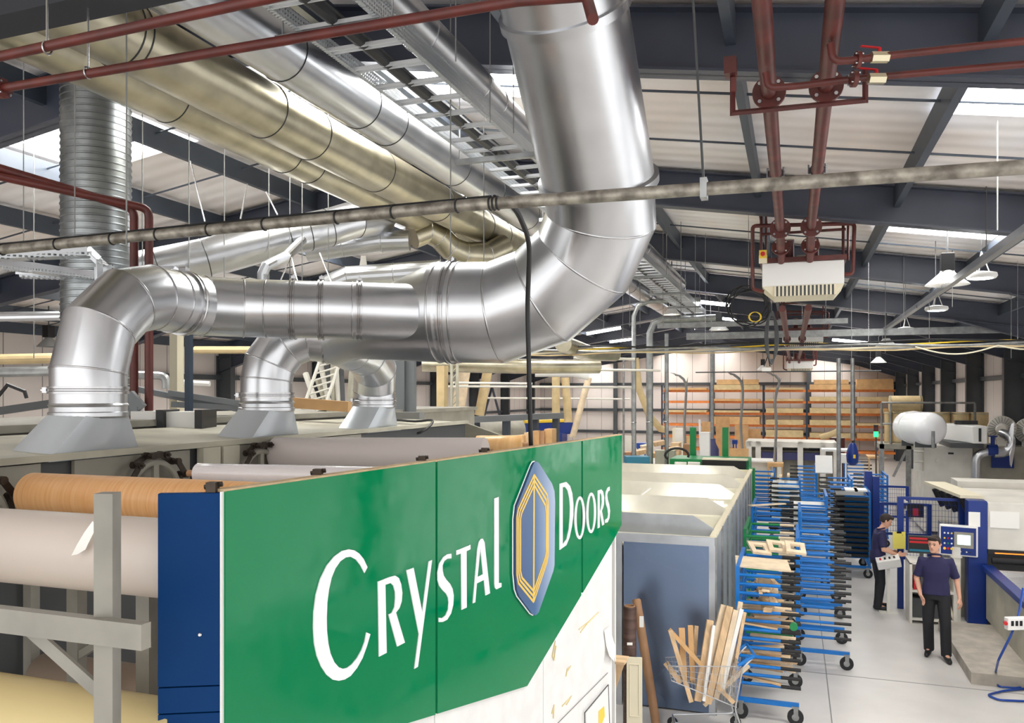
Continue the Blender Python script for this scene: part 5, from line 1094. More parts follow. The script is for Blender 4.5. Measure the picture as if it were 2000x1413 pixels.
b = MB(); b.bb(XY(1367, 26), XY(1385, 26), 26, 26.4, 0, ZY(1370, 845, 26)); one('white_board_stack', b, 'white', 'stack of white sheets standing on edge between the green posts', 'sheets')
b = MB(); b.hexa([V(q) for q in ((XY(1372, 27), 27, 0), (XY(1377, 27), 27, 0), (XY(1377, 27), 27.1, 0), (XY(1372, 27), 27.1, 0), (XY(1364, 27), 27, ZY(1364, 820, 27)), (XY(1368, 27), 27, ZY(1364, 820, 27)), (XY(1368, 27), 27.1, ZY(1364, 820, 27)), (XY(1364, 27), 27.1, ZY(1364, 820, 27)))]); one('white_plank', b, 'white', 'tall white plank leaning beside the left green post', 'plank')
c = PY(1391, 872, 28); b = MB(); b.lathe([(.1, -1.7), (.22, -1.4), (.22, -.1), (.12, .1), (.08, .25)], c, n=20); one('purple_hopper', b, 'purple', 'purple-blue hopper at the foot of the slim pole', 'hopper')
c = PY(1665, 890, 25); t = thing('blue_pump', 'dark blue bulbous pump on the silver riser pipe', 'pump', (c.x, c.y, c.z-.4)); b = MB(); b.lathe([(.06, .35), (.1, .3), (.15, .12), (.17, 0), (.15, -.2), (.08, -.28)], c, n=20); mesh('pump_body', b, 'deep_blue', t); b = MB(); b.box(c+V((.04, -.165, -.02)), (.06, .02, .1)); mesh('label', b, 'yellow', t)
b = MB(); b.bb(XY(1620, 33), XY(1650, 33), 33, 33.6, 0, ZY(1630, 856, 33)); one('red_cabinet', b, 'red_dark', 'dark red cabinet behind the right end of the cream machine', 'cabinet')
b = MB(); b.pipe([PY(1602, 855, 32), PY(1620, 850, 32), PY(1637, 843, 32)], .11, 12); one('flexible_hose', b, 'tan', 'tan flexible hose arching to the pole over the cream machine', 'hose')
# stack light
c = PY(1711, 845, 24); t = thing('stack_light', 'signal light with glowing green lamp beside the drum platform', 'signal light', (c.x, c.y, 0)); b = MB(); b.tube((c.x, c.y, 0), (c.x, c.y, c.z-.12), .02, 8); mesh('pole', b, 'darkgrey', t)
b = MB(); b.tube(c-V((0, 0, .12)), c+V((0, 0, .02)), .06, 16); mesh('green_lamp', b, 'led_green', t); b = MB(); b.tube(c+V((0, 0, .02)), c+V((0, 0, .14)), .06, 16); mesh('amber_lamp', b, 'red_oxide', t); b = MB(); b.tube(c+V((0, 0, .14)), c+V((0, 0, .2)), .06, 16); mesh('cap', b, 'black', t)
# slim galvanised riser poles
for k, (x, w, Y, y0, lab) in enumerate(((1238, 9, 20, 618, 'left riser'), (1269, 13, 20.5, 652, 'thickest riser'), (1302, 8, 21, 652, 'right riser'), (1391, 7, 28, 690, 'slim pole rising from the purple hopper'), (1638, 8, 24.8, 700, 'left pole over the blue trolleys'), (1665, 7, 25, 700, 'pole standing on the blue pump'), (1218, 4, 22, 700, 'thin rod left of the risers'))):
    xx = XY(x, Y); T = Y/(math.cos(TH)+(x-1000)/FPX*math.sin(TH)); r = w/2/FPX*T; zb = 0 if k not in (3, 5) else PY(x, 870 if k == 3 else 874, Y).z+.2
    t = thing('riser_pipe', lab+(' of the grey vertical pipes beyond the booth' if k < 3 else ''), 'pipe', (xx, Y, zb)); b = MB(); zt3 = ZY(x, y0, Y); b.pipe([(xx, Y, zb), (xx, Y, zt3)]+([(xx+.1, Y, zt3+.25), (xx+.35, Y, zt3+.35), (xx+1.6, Y+.1, zt3+.36)] if k in (0, 1) else []), r, 14); mesh('tube', b, 'galv_dull', t, sharp=50)
    if k < 3:
        for z in (1.6, 3.1): b = MB(); b.ring((xx, Y, z), (0, 0, 1), r, .012, 18, 6); mesh('collar', b, 'seam', t)
# ================================================ heaters
def heater(lab, c, s=1.0):
    t = thing('unit_heater', lab, 'heater', c, 'suspended gas heaters'); w, d, h = .98, .8, .3
    b = MB(); b.hexa([c+V(q) for q in ((-w/2, 0, -h), (w/2, 0, -h), (w/2, d, -h), (-w/2, d, -h), (-w/2, 0, 0), (w/2, 0, 0), (w/2, d, 0), (-w/2, d, 0))]); mesh('casing', b, 'white', t, bevel=.01)
    b = MB(); a = -h; e = -h-.13; b.hexa([c+V(q) for q in ((-w/2+.14, .05, e), (w/2-.1, .05, e), (w/2-.1, d-.1, e), (-w/2+.14, d-.1, e), (-w/2, 0, a), (w/2, 0, a), (w/2, d, a), (-w/2, d, a))]); mesh('skirt', b, 'cream', t)
    b = MB(); b.bb(c.x-w/2+.12, c.x+w/2-.1, c.y+.0, c.y+.04, c.z+e-.0, c.z+e+.1)
    for k in range(16): bb_ = MB(); x = c.x-w/2+.15+k*(w-.27)/15; bb_.hexa([V(q) for q in ((x, c.y-.01, c.z+e), (x+.022, c.y-.01, c.z+e), (x+.022, c.y+.12, c.z+e-.005), (x, c.y+.12, c.z+e-.005), (x, c.y-.015, c.z+a+.0), (x+.022, c.y-.015, c.z+a), (x+.022, c.y+.12, c.z+a), (x, c.y+.12, c.z+a))]); mesh('louvre', bb_, 'midgrey' if 0 else 'cream', t)
    b = MB(); b.bb(c.x-w/2+.16, c.x+w/2-.12, c.y-.005, c.y+.1, c.z+e+.005, c.z+a-.005); mesh('grille_back', b, 'darkgrey', t)
    b = MB(); b.bb(c.x-w/2-.03, c.x+w/2+.03, c.y-.03, c.y+.02, c.z, c.z+.06); b.bb(c.x-w/2-.03, c.x+w/2+.03, c.y+d-.04, c.y+d, c.z, c.z+.06); b.bb(c.x-w/2-.03, c.x-w/2+.02, c.y, c.y+d, c.z, c.z+.06); b.bb(c.x+w/2-.02, c.x+w/2+.03, c.y, c.y+d, c.z, c.z+.06); mesh('angle_frame', b, 'red_oxide', t)
    for x in (-w/2-.02, w/2): b = MB(); q = c+V((x, d*.3, .03)); b.tube(q, (q.x, q.y, under(q.x)+.0 if 0 else q.z+.75), .018, 8); b.tube(q+V((.06, .05, 0)), V((q.x+.06, q.y+.05, sheet(q.x)-.05)), .014, 8); mesh('hanger_tube', b, 'red_oxide', t)
    for z in (.42, .72): b = MB(); b.tube(c+V((-w/2-.03, d*.3, z)), c+V((w/2+.03, d*.3, z)), .018, 8); mesh('hanger_bar', b, 'red_oxide', t)
    b = MB(); b.pipe(roundpath([c+V((w/2-.0, .05, -.18)), c+V((w/2+.1, .05, -.18)), c+V((w/2+.12, .05, .45)), c+V((-w/2-.12, .05, .5)), c+V((-w/2-.12, .05, -.32)), c+V((-w/2+.02, .05, -.36))], .05), .025, 10); mesh('gas_pipe', b, 'red_oxide', t)
    for x in (-.16, .14): b = MB(); b.tube(c+V((x, .3, 0)), c+V((x, .2, .32)), .06, 14); b.tube(c+V((x, .27, .07)), c+V((x, .26, .1)), .1, 18); mesh('flue_spigot', b, 'red_dark', t)
    b = MB(); b.lathe([(.075, 0), (.075, .13), (.06, .15)], c+V((-.01, .45, 0)), n=20); mesh('fan_cowl', b, 'machine_grey', t)
    return t
hc = P(1567, 519, 10.7); heater('white gas heater with louvres hanging at the end of the two thick red pipes', V((hc.x, 11.0, hc.z)))
q = P(1567, 650, 21.5); heater('middle white gas heater behind the nearest one', V((q.x, 22.0, q.z)))
q = P(1562, 707, 33); heater('farthest white gas heater above the racking', V((q.x, 34.0, q.z)))
p = P(1490, 497, 10.4); t = thing('isolator_switch', 'yellow and red rotary isolator beside the nearest heater', 'switch', p); b = MB(); b.box(p, (.09, .05, .1)); mesh('plate', b, 'yellow', t); b = MB(); b.tube(p, p-V((0, .05, 0)), .028, 16); mesh('knob', b, 'red', t); b = MB(); b.box(p+V((0, .03, -.06)), (.1, .05, .1)); mesh('box', b, 'cream', t)
# ================================================ lamps
def hang(t, p, z, m='seam', r=.004):
    b = MB(); b.tube(p, (p[0], p[1], z), r, 6); mesh('suspension', b, m, t)
def ringlamp(x, y, T, lab):
    c = P(x, y, T); t = thing('high_bay_lamp', lab, 'lamp', c, 'round white lamps on chains'); R = .2
    b = MB(); b.lathe([(R*.6, -.03), (R*.9, -.03), (R, 0), (R*.95, .04), (R*.5, .06), (.05, .07)], c, n=32); mesh('housing', b, 'white', t, sharp=50)
    b = MB(); b.tube(c-V((0, 0, .035)), c-V((0, 0, .022)), R*.72, 28); mesh('lens', b, 'lamp', t)
    b = MB()
    for k in range(3): a = k*2.1; q = c+V((math.cos(a)*R*.5, math.sin(a)*R*.5, .05)); b.tube(q, c+V((0, 0, .34)), .008, 6)
    mesh('chain', b, 'white', t); hang(t, c+V((0, 0, .34)), sheet(c.x)-.02)
ringlamp(1917, 540, 11.4, 'nearest round white lamp on chains, far right'); ringlamp(1829, 604, 15.0, 'middle of the three round white lamps on chains'); ringlamp(1769, 644, 20.5, 'farthest of the three round white lamps on chains')
def bell(x, y, T, lab, R=.25, m='white', on=True):
    c = P(x, y, T); t = thing('bell_lamp', lab, 'lamp', c, 'bell-shaped lamps')
    b = MB(); b.lathe([(R, 0), (R*.97, .01), (R*.35, .17), (R*.3, .2)], c, n=28, cap=False); b.lathe([(R*.3, .2), (R*.35, .165), (R*.95, .0)], c, n=28, cap=False); mesh('reflector', b, m, t, sharp=60)
    b = MB(); b.box(c+V((0, 0, .32)), (.17, .17, .25)); mesh('gear_box', b, 'black', t, bevel=.01)
    if on: b = MB(); b.sphere(c+V((0, 0, .07)), .06, 12, 8); mesh('bulb', b, 'lamp', t)
    hang(t, c+V((0, 0, .42)), sheet(c.x)-.02, 'darkgrey', .012)
bell(1850, 557, 11.6, 'large bell lamp with black gear box left of the nearest round lamp', .29); bell(1731, 677, 20, 'small bell lamp just above the yellow cable bundle'); bell(1716, 709, 27, 'small bell lamp below the yellow cable bundle'); bell(95, 678, 17, 'grey bell lamp at the far left beyond the ribbed duct', .23, 'midgrey', False)
bell(1404, 645, 21, 'bell lamp beside the cable coil over the tray', .25); bell(1312, 615, 19, 'small bell lamp near the tray end', .2); bell(1490, 723, 34, 'distant bell lamp over the racking', .25)
for k, (x0, y0, x1, y1, T0, lab) in enumerate(((1338, 587, 1424, 596, 20, 'upper long fluorescent fitting left of the cable coil'), (1372, 619, 1436, 625, 26, 'lower fluorescent fitting left of the cable coil'), (1148, 652, 1210, 641, 20, 'fluorescent fitting right of the widest duct'), (1193, 668, 1240, 662, 24, 'second fluorescent fitting right of the widest duct'), (1628, 664, 1700, 671, 24, 'slim fluorescent fitting above the middle heater'), (840, 523, 880, 514, 14, 'small fluorescent fitting above the transition cone'))):
    b = MB(); b.bar(P(x0, y0, T0), P(x1, y1, T0+.4), .12, .07); t = one('fluorescent_light', b, 'tube_light', lab, 'light'); c = P((x0+x1)/2, (y0+y1)/2, T0+.2); hang(t, c, sheet(c.x)-.02, 'seam', .004)
# ================================================ overhead trunkings and wiring
b = MB(); X = 2.06; b.bb(X-.04, X+.04, 2.5, 21.3, H+1.5, H+1.58); t = one('lighting_trunking', b, 'galv', 'grey square trunking running back along the right-hand lamps', 'trunking')
for y in (4.5, 7.4, 10.5, 14, 17.6): hang(t, V((X, y, H+1.56)), sheet(X)-.02, 'darkgrey', .006)
b = MB(); b.bb(-2.6, XR-.2, 21.3, 21.45, H+1.4, H+1.56); t = one('cross_trunking', b, 'galv_dull', 'wide grey trunking crossing the hall above the middle heater', 'trunking')
for x in (-2, .2, 2.4, 4.4): hang(t, V((x, 21.37, H+1.5)), sheet(x)-.02)
b = MB(); b.bb(-2.7, 1.0, 17.2, 17.3, H+1.38, H+1.48); t = one('cross_trunking', b, 'galv_dull', 'nearer short trunking crossing under the cable tray', 'trunking')
for x in (-2.3, .6): hang(t, V((x, 17.25, H+1.45)), sheet(x)-.02)
t = thing('cable_bundle', 'sagging bundle of yellow and grey cables strung across the hall', 'cables', (0, 15, H+.75)); 
for k in range(5):
    pts = [V((x, 15.0+.03*(k % 2), H+.78+.03*k-.05*math.sin(x*1.1+k)**2)) for x in [-5+.55*i for i in range(20)]]; b = MB(); b.pipe(pts, .014+.004*(k % 3), 6); mesh('cable', b, ('tan', 'cream', 'galv_dull', 'yellow', 'black')[k], t)
b = MB(); b.bb(-4.8, 5.7, 15.05, 15.1, H+.76, H+.8); mesh('catenary', b, 'galv_dull', t)
for x in (-4, -1.5, 1.2, 3.4, 5.2): hang(t, V((x, 15.07, H+.78)), sheet(x)-.02)
b = MB(); b.pipe([V((1.9+.12*i, 14.95, H+.78-.13*math.sin(math.pi*i/10))) for i in range(11)]+[V((3.1+.1*i, 14.95, H+.78-.07*math.sin(math.pi*i/8))) for i in range(1, 9)], .013, 6); one('drooping_cable', b, 'cream', 'pale cable drooping in two loops below the bundle at right', 'cable')
b = MB(); b.tube((-3, 27, H+.7), (2.5, 27, H+.7), .02, 8); t = one('thin_rail', b, 'darkgrey', 'thin rail crossing in front of the racking', 'rail')
for x in (-2.5, 0, 2.2): hang(t, V((x, 27, H+.7)), sheet(x)-.02)
# flexible drops to the machines
for k, (x, y0, x2, y2, Y) in enumerate(((1333, 732, 1340, 900, 27), (1440, 730, 1452, 900, 27), (1522, 732, 1512, 905, 27))):
    b = MB(); b.pipe(roundpath([PY(x-14, y0, Y), PY(x+8, y0+4, Y), PY(x2, y0+40, Y), PY((x2+x)/2, 830, Y), PY(x2, y2, Y)], .4), .04, 8); one('flexible_drop', b, 'midgrey', ('left', 'middle', 'right')[k]+' grey flexible conduit dropping to the machines', 'conduit')
# coiled cable
c = P(1462, 598, 12.5); b = MB(); pts = []
for i in range(120):
    a = 2*math.pi*i/24; R = .27+.035*math.sin(i*.37)+.02*math.cos(i*.9); pts.append(c+RT*R*1.12*math.cos(a)+UP*R*math.sin(a)+FW*(.0006*i))
b.pipe(pts, .011, 6); t = one('cable_coil', b, 'black', 'large coil of black cable hanging left of the nearest heater', 'cable coil'); hang(t, c+UP*.27, sheet(c.x)-.02)
b = MB(); pts = []
for i in range(60): a = 2*math.pi*i/15; pts.append(c+RT*(.09+(.09+.01*math.sin(i))*math.cos(a))+UP*(-.17+.075*math.sin(a))-FW*.03)
b.pipe(pts, .006, 5); one('yellow_cord', b, 'yellow', 'small tangle of yellow cord hung inside the cable coil', 'cord')
c = P(1507, 660, 13); b = MB()
for k in range(4): pts = [c+RT*((.06+.015*k)*math.cos(a))+UP*(.42*math.sin(a)*(1-.05*k)) for a in [2*math.pi*i/20 for i in range(21)]]; b.pipe(pts, .013, 6)
t = one('cable_loop', b, 'darkgrey', 'long narrow loop of cables hanging below the heater', 'cable coil'); hang(t, c+UP*.4, sheet(c.x)-.02)
t = thing('hanging_plug', 'pair of clear sockets dangling on black leads from the cable loop', 'socket', P(1498, 722, 13)); b = MB()
for s in (-1, 1): b.tube(P(1500, 695, 13), P(1498+s*6, 716, 13), .008, 6)
mesh('lead', b, 'black', t); b = MB(); b.box(P(1497, 722, 13), (.14, .05, .06)); mesh('socket', b, 'paper', t)
# ================================================ left and centre background
def LB(name, b, m, lab, cat, **k): return one(name, b, m, lab, cat, **k)
# red tee and valves
for k, (x, y, w, d) in enumerate(((345, 610, 16, 7.8),)):
    b = MB(); p = P(x, 800, d); b.bb(p.x-.045, p.x+.045, p.y-.045, p.y+.045, H-.3, P(x, 640, d).z); LB('cream_post', b, 'cream', 'cream square post below the header duct', 'post')
p = P(369, 800, 7.2); b = MB(); b.bb(p.x-.025, p.x+.025, p.y-.025, p.y+.025, H-.28, P(369, 600, 7.2).z); LB('slotted_post', b, 'rack_post', 'dark slotted steel post below the header duct', 'post')
for k, x in enumerate((706, 784, 803)):
    p = P(x, 800, 10.5); b = MB(); b.bb(p.x-.05, p.x+.05, p.y-.05, p.y+.05, 0, P(x, 640, 10.5).z); b.bb(p.x-.07, p.x+.07, p.y-.06, p.y-.05, 0, P(x, 640, 10.5).z); LB('steel_post', b, 'rail_grey', ('grey post by the right neck of the farthest hood', 'left of two tall grey posts below the transition cone', 'right of two tall grey posts below the transition cone')[k], 'post')
b = MB(); p = P(864, 800, 16); b.bb(p.x-.08, p.x+.08, p.y-.1, p.y+.1, 0, P(868, 715, 16).z); LB('sand_column', b, 'tan', 'sand-coloured vertical duct behind the transition cone', 'duct')
b = MB(); p = P(882, 800, 15.8)
b.tube((p.x, p.y, 0), (p.x, p.y, P(882, 700, 15.8).z), .03, 8); b.tube((p.x+.12, p.y, 0), (p.x+.12, p.y, P(882, 700, 15.8).z), .03, 8)
z = 2.0
while z < 4.4: b.tube((p.x, p.y, z), (p.x+.12, p.y, z+.12), .01, 6); z += .13
LB('lattice_post', b, 'machine_beige', 'slim lattice post beside the sand-coloured duct', 'post')
# leaning trusses and poles between the hoods
random.seed(5)
for k in range(9):
    x = 604+10*k; b = MB(); a = P(x+random.uniform(-4, 4)+18*(1 if k < 4 else 0), 805, 9.5); c = P(x+random.uniform(-12, 8)-(10 if k < 5 else 0), random.choice((690, 700, 680)) if k > 3 else (730, 765, 742, 690)[k], 9.7)
    b.bar(a, c, .05, .05) if k % 3 else b.tube(a, c, .035, 10)
    LB('leaning_pole', b, ('machine_cream', 'darkgrey', 'machine_beige')[k % 3], 'metal pole leaning in the bundle behind the middle hood', 'pole', group='poles leaning between the hoods')
t = thing('lattice_truss', 'pale triangular lattice truss leaning between the middle and farthest hoods', 'truss', P(640, 800, 9.4)); a, c = P(612, 800, 9.3), P(650, 690, 9.6); b = MB()
for s in (-.12, .12): b.tube(a+RT*s, c+RT*s, .02, 8)
mesh('chord', b, 'machine_cream', t); b = MB()
for k in range(8): b.tube(a.lerp(c, k/8)-RT*.12, a.lerp(c, (k+1)/8)+RT*.12, .012, 6)
mesh('lacing', b, 'machine_cream', t)
b = MB(); b.bar(P(574, 787, 8), P(683, 795, 8), .16, .1); LB('cardboard_box', b, 'cardboard', 'long flat cardboard box lying behind the middle hood', 'box')
# stuff standing on the enclosure
p0, p1 = P(270, 838, 6.5), P(412, 838, 6.5); t = thing('white_unit', 'white boxes with black ends standing behind the nearest hood', 'unit', (p0+p1)/2)
b = MB(); b.bar(P(272, 820, 6.6), P(322, 820, 6.6), .3, .14); mesh('white_box', b, 'white', t); b = MB(); b.bar(P(340, 820, 6.6), P(395, 820, 6.6), .3, .13); mesh('white_box', b, 'white', t)
for x in (328, 402): b = MB(); b.bar(P(x-7, 820, 6.55), P(x+7, 820, 6.55), .32, .16); mesh('black_end', b, 'black', t)
for k, (x0, y0, x1, y1) in enumerate(((250, 757, 470, 800), (330, 768, 480, 790), (335, 790, 470, 797))):
    b = MB(); b.bar(P(x0, y0, 7.4), P(x1, y1, 7.6), .22, .05); LB('loose_tray', b, 'rail_grey', ('upper sloping length of perforated cable tray behind the nearest hood', 'middle length of spare cable tray behind the nearest hood', 'lowest level length of spare cable tray behind the nearest hood')[k], 'cable tray')
t = thing('grey_bracket', 'grey bent bracket beside the neck of the nearest hood', 'bracket', P(262, 800, 6.5)); b = MB(); b.bar(P(250, 772, 6.5), P(275, 800, 6.5), .05, .1); b.bar(P(262, 795, 6.5), P(262, 812, 6.5), .09, .03); mesh('plate', b, 'rail_grey', t)
# pipes on the far left
for k, (y, x0, x1, T, r, m, lab) in enumerate(((725, -40, 118, 9, .055, 'galv_dull', 'grey pipe at the left edge behind the first elbow'), (700, -40, 112, 9.5, .06, 'tan', 'yellowish pipe at the left edge above the grey pipe'), (617, -40, 122, 8.6, .05, 'galv', 'silver pipe at the left edge below the perforated tray'))):
    b = MB(); b.tube(P(x0, y+3, T), P(x1, y, T), r, 12); LB('wall_pipe', b, m, lab, 'pipe')
b = MB(); b.pipe(roundpath([P(250, 732, 9), P(325, 735, 9), P(325, 760, 9)], .08), .045, 10); LB('wall_pipe', b, 'galv_dull', 'grey pipe ending in a down-turned elbow right of the first elbow', 'pipe')
b = MB(); b.pipe([P(330, 746, 9.5), P(410, 750, 9.5)], .03, 8); LB('wall_pipe', b, 'white', 'short white pipe beside the down-turned elbow', 'pipe')
for k, (y, x0, x1) in enumerate(((684, 380, 490), (686, 0, 0))):
    if x1: b = MB(); b.tube(P(x0, y, 11), P(x1, y, 11), .05, 8); LB('wall_pipe', b, 'tan', 'yellowish pipe below the header duct', 'pipe')
b = MB(); b.pipe([P(-20, 795, 8), P(15, 752, 8), P(48, 765, 8), P(52, 778, 8)], .018, 8); LB('hook_bar', b, 'black', 'thin black hooked bar at the left edge', 'hook')
b = MB(); b.bar(P(-20, 806, 7.6), P(105, 788, 7.6), .08, .07); LB('dark_beam', b, 'darkgrey', 'dark beam at the left edge beside the first hood neck', 'beam')
# perforated trays at left
def ltray(lab, pts, T, w=.16):
    t = thing('perforated_tray', lab, 'cable tray', P(pts[0][0], pts[0][1], T)); b = MB(); q = [P(x, y, T+dt) for x, y, dt in pts]
    for i in range(len(q)-1): b.bar(q[i], q[i+1], w, .025)
    mesh('tray_floor', b, 'tray', t); b = MB()
    for i in range(len(q)-1): b.bar(q[i]+UP*.035-FW*.07, q[i+1]+UP*.035-FW*.07, .006, .055)
    mesh('tray_edge', b, 'galv', t)
ltray('upper perforated tray bending down in front of the ribbed duct', [(-30, 506, 0), (180, 498, .3), (203, 520, .3), (205, 556, .3)], 5.6)
ltray('lower perforated tray crossing the ribbed duct to the header', [(40, 540, .4), (190, 545, .6), (345, 535, 1), (368, 552, 1)], 6.4, .12)
ltray('sloping perforated tray at the left edge below the crossing conduit', [(-30, 520, 0), (70, 530, .4), (200, 548, .8)], 6.2, .14)
t = thing('slotted_upright', 'pale slotted metal upright standing above the level duct', 'upright', P(706, 560, 9.3)); b = MB(); b.poly([[P(696, 560, 9.3), P(720, 560, 9.3), P(714, 500, 9.3), P(705, 500, 9.3)]], FW*.04); mesh('plate', b, 'machine_cream', t)
# threaded rods hanging from the roof, left half
RODS = ['at the left edge ending near the crossing conduit', 'at the left edge reaching lowest, past the bell lamp', 'just left of the ribbed duct edge, in front of it', 'along the right edge of the ribbed duct', 'between the ribbed duct and the left rafter', 'crossing the dark rafter above the slanting duct', 'crossing the slanting duct near its first hoop', 'left of the group of three above the slanting duct', 'first of the close pair right of the rafter end', 'second of the close pair right of the rafter end', 'at the upper right end of the slanting duct', 'in front of the seam before the widest duct collar', 'just left of the widest duct elbow', 'crossing the tray near the top, left of the widest duct', 'second from the top left over the tray', 'longest one over the tray beside the widest duct neck', 'close along the left side of the widest duct']
RODR = ['reaching down to the cable bundle in the middle right', 'just right of the lowest round lamp', 'dropping to the small bell lamp region', 'above the farthest round lamp', 'first right of the widest duct elbow', 'second right of the widest duct elbow', 'third right of the widest duct elbow', 'right of the nearest heater, reaching the poles', 'short one over the right-hand trunking', 'at the far right edge down to the cable bundle', 'beneath the widest duct elbow, left one', 'beneath the widest duct elbow, right one']
for k, (x, y0, y1, T) in enumerate(((46, 130, 500, 6.5), (66, 290, 700, 9), (146, 180, 480, 6.0), (247, -20, 480, 4.6), (278, 230, 520, 8), (369, 270, 560, 8.6), (438, 300, 560, 8.8), (525, 340, 560, 9), (566, 355, 560, 9), (590, 365, 560, 9), (641, 385, 555, 9.2), (880, 270, 640, 5.6), (945, 330, 530, 7), (890, 0, 120, 5), (820, 0, 90, 5.2), (957, 10, 240, 5.8), (1003, 120, 260, 6))):
    p = P(x, y1, T); b = MB(); b.tube(p, (p.x, p.y, sheet(p.x)-.02), .0045 if T < 8 else .006, 5); LB('threaded_rod', b, 'midgrey', 'thin steel suspension rod '+RODS[k], 'rod', group='suspension rods over the ducts')
for k, (x0, y0, x1, y1) in enumerate(((372, 315, 400, 433), (483, 360, 470, 428), (520, 375, 542, 420), (570, 497, 545, 555), (568, 500, 582, 555), (625, 495, 648, 552))):
    b = MB(); b.tube(P(x0, y0, 8.6), P(x1, y1, 8.2), .008, 6); LB('splayed_rod', b, 'seam', ('slanting silver stay above the conduit, leftmost', 'slanting silver stay just left of the dark rafter end', 'dark-ended slanting stay by the wide slanting duct', 'left stay rising from the header duct clamp', 'middle stay rising from the header duct clamp', 'right stay reaching down to the header clamp')[k], 'rod')
# rods on the right side
for k, (x, y1, T) in enumerate(((1815, 680, 14), (1860, 600, 13), (1729, 690, 15), (1765, 620, 14), (1295, 640, 15), (1330, 640, 14), (1358, 620, 15), (1663, 700, 18), (1948, 450, 7.2), (1975, 700, 15), (1230, 640, 16), (1250, 640, 16))):
    p = P(x, y1, T); b = MB(); b.tube(p, (p.x, p.y, sheet(p.x)-.02), .006, 5); LB('threaded_rod', b, 'midgrey', 'thin steel suspension rod '+RODR[k], 'rod', group='suspension rods in the right half')
# centre: extraction plant with sand ducts
b = MB(); b.pipe([P(825, 712, 19), P(1010, 716, 19), P(1170, 716, 19.5)], .17, 20); LB('main_duct', b, 'galv_warm', 'long level silver duct under the widest duct', 'duct')
b = MB(); b.pipe([P(1045, 728, 22), P(1120, 728, 22), P(1150, 735, 22)], .12, 14); LB('flex_duct', b, 'white', 'white flexible duct below the long level duct', 'duct')
for k, (x0, y0, x1, y1, r, m) in enumerate(((906, 725, 893, 812, .16, 'wood_pale'), (953, 722, 936, 812, .12, 'tan'), (1086, 735, 1086, 812, .1, 'tan'), (1104, 738, 1110, 825, .1, 'tan'), (1150, 738, 1118, 855, .08, 'wood_pale'))):
    b = MB(); b.pipe([P(x0, y0, 25), P(x0*.6+x1*.4, y0*.6+y1*.4, 25), P(x1, y1, 25)], r*1.25, 14); LB('sand_duct', b, m, ('widest pale sloping duct pipe behind the grey frame', 'narrow tan sloping duct pipe behind the grey frame', 'left of two tan vertical ducts over the blue cabinet', 'right of two tan vertical ducts over the blue cabinet', 'pale hose sloping down to the end of the green sign')[k], 'duct')
b = MB(); b.pipe([P(1241, 700, 24), P(1248, 760, 24), P(1268, 812, 24), P(1290, 838, 24), P(1300, 840, 24)], .1, 14); LB('cream_hose', b, 'tan', 'cream curved hose between the vertical riser pipes', 'hose')
b = MB(); b.pipe([P(1100, 672, 15), P(1150, 690, 17), P(1200, 692, 18)], .16, 18); LB('flex_duct', b, 'galv_warm', 'crinkled silver duct right of the widest duct', 'duct')
for k, (y, x0, x1, T) in enumerate(((755, 870, 1240, 22), (748, 885, 1040, 21), (778, 950, 1230, 26), (700, 1120, 1240, 18), (722, 1060, 1290, 20))):
    b = MB(); b.tube(P(x0, y, T), P(x1, y+2, T), .03, 8); LB('level_pipe', b, 'machine_cream', ('pale level pipe in front of the end wall left part', 'short pale pipe with a hooked end near the sand duct', 'lower pale level pipe with a small cross rack', 'thin pipe just right of the widest duct', 'pale pipe below the crinkled duct')[k], 'pipe')
t = thing('conveyor_stand', 'long grey steel frame with uprights beyond the machine', 'frame', P(1000, 860, 12)); 
b = MB(); b.bar(P(878, 822, 20.5), P(1096, 812, 24), .2, .16); mesh('top_rail', b, 'rail_grey', t)
for x in (884, 929, 989, 1045, 1086): f = (x-878)/218; b = MB(); p = P(x, 822-10*f, 20.5+3.5*f); b.bb(p.x-.09, p.x+.09, p.y-.09, p.y+.09, 0, p.z); mesh('upright', b, 'steel_dark', t)
b = MB(); c0, c1 = P(918, 845, 24), P(1010, 843, 25); b.pipe([c0, c1], .45, 24); LB('grey_drum', b, 'machine_grey', 'curved grey cover inside the long grey frame', 'machine'); 
t = thing('blue_cabinet', 'dark blue machine with yellow strip behind the green sign', 'machine', P(1065, 870, 16)); 
b = MB(); b.bar(P(1019, 838, 26), P(1112, 836, 26.6), .8, .36); mesh('body', b, 'deep_blue', t); b = MB(); b.bar(P(1020, 824, 25.9), P(1105, 822, 26.5), .5, .08); mesh('top_strip', b, 'yellow', t); b = MB(); b.bar(P(1090, 846, 26), PZ(1090, 1000, .01), .6, .6) if 0 else b.bb(P(1085, 846, 26).x-.3, P(1085, 846, 26).x+.3, P(1085, 846, 26).y-.3, P(1085, 846, 26).y+.3, 0, P(1085, 846, 26).z); mesh('foot', b, 'deep_blue', t)
for k, x in enumerate((1022, 1036, 1050, 1060, 1075)):
    b = MB(); b.bar(P(x, 960, 20.6), P(x, (850, 845, 842, 842, 838)[k], 20.6), .2, .4); LB('cardboard_box', b, ('cardboard', 'wood', 'cardboard', 'kraft', 'wood_board')[k], ('leftmost brown carton', 'pale carton second from left', 'brown carton in the middle', 'dark striped carton', 'rightmost tan carton')[k]+' behind the green sign top', 'box')
for k, (x, y, T, m) in enumerate(((1250, 885, 23, 'wood'), (1262, 875, 24, 'wood_pale'), (1285, 868, 24, 'wood'), (1280, 890, 22.6, 'cardboard'), (1315, 880, 25, 'wood'))):
    b = MB(); b.bar(P(x-9, y, T), P(x+12, y-4, T), .5, .12); LB('timber_stack', b, m, ('small timber stack low between the first two risers', 'pale timber stack above the teal bench', 'timber stack right of the thickest riser', 'carton stack low between the risers', 'timber stack left of the green post')[k], 'timber')
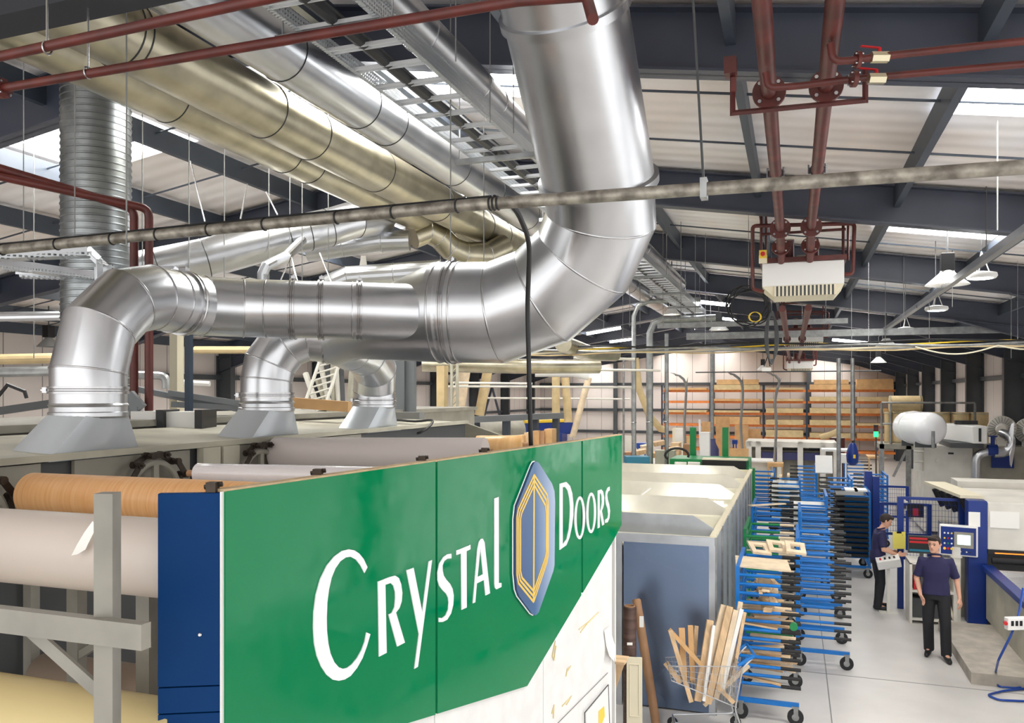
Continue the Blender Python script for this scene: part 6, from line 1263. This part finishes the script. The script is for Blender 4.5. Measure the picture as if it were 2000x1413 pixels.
t = thing('teal_bench', 'teal workbench between the green sign and the risers', 'bench', PZ(1245, 935, 0)); b = MB(); b.bar(P(1221, 898, 19.5), P(1266, 898, 19.5), .5, .16); mesh('top', b, 'teal', t)
for x in (1224, 1262): p = P(x, 905, 19.5); b = MB(); b.bb(p.x-.04, p.x+.04, p.y-.2, p.y+.2, 0, p.z); mesh('leg', b, 'darkgrey', t)
b = MB(); p = P(1300, 898, 21.8); b.box(p, (.5, .4, .5)); LB('crate', b, 'machine_beige', 'wire crate full of small parts behind the booth', 'crate')
# controller with looped black cable on the machine end
t = thing('junction_box', 'small black control box with looped cable past the farthest hood', 'control box', P(800, 812, 8.4)); b = MB(); b.box(P(798, 812, 8.4), (.3, .12, .07)); mesh('housing', b, 'midgrey', t)
b = MB(); c = P(808, 830, 8.2); b.pipe([c+RT*.19*math.cos(a)+UP*(.06*math.sin(a)+.03*math.cos(a*2))+FW*.1*math.sin(a) for a in [2*math.pi*i/16 for i in range(17)]], .013, 6); mesh('cable', b, 'black', t)

# more of the work area seen between the risers
for k, (x0, x1, y0, y1, Y, d, m, nm, lab) in enumerate(((1213, 1236, 852, 884, 25, .1, 'machine_cream', 'pale_board', 'pale board standing just right of the green sign'), (1216, 1232, 884, 900, 24, .6, 'kraft', 'carton', 'small brown carton at the end of the green sign'),
  (1243, 1262, 866, 876, 25.5, .5, 'hose_blue', 'blue_bin', 'blue slatted bin between the first two risers'), (1284, 1310, 882, 912, 22.2, .5, 'machine_beige', 'wire_crate', 'beige wire crate between the thickest and right risers'),
  (1310, 1326, 866, 890, 26, .6, 'wood', 'timber_stack', 'timber pile just right of the right riser'), (1318, 1334, 838, 862, 30, .4, 'machine_cream', 'carton', 'pale carton stack beyond the right riser'), (1334, 1350, 868, 896, 26.5, .4, 'kraft', 'carton', 'brown carton under the yellow board'),
  (1430, 1440, 860, 868, 30, .3, 'deep_blue', 'blue_bin', 'small dark blue bin above the low chipboard sheet'), (1466, 1510, 862, 866, 31, .8, 'hose_blue', 'blue_tray', 'flat blue tray on top of the long cream machine'), (1640, 1655, 888, 905, 26, .5, 'paper', 'white_sack', 'white sack by the left pole over the trolleys'),
  (1498, 1530, 905, 912, 26.5, .6, 'wood_board', 'timber_stack', 'tan board pile in front of the long cream machine'), (1605, 1660, 878, 882, 27, .8, 'white', 'white_board', 'white board bridging the trolleys under the blue pump'), (1695, 1716, 892, 896, 26, .8, 'wood_board', 'timber_stack', 'low tan timber stack under the drum platform'))):
    b = MB(); z0, z1 = PY(x0, y1, Y).z, PY(x0, y0, Y).z; xa, xb = PY(x0, y0, Y).x, PY(x1, y0, Y).x; b.bb(xa, xb, Y, Y+d, z0, z1)
    if z0 > .12 and nm not in ('blue_tray',):
        for q in (xa+.04, xb-.04): b.bb(q-.02, q+.02, Y+.02, Y+.06, 0, z0)
    LB(nm, b, m, lab, nm.replace('_', ' '))
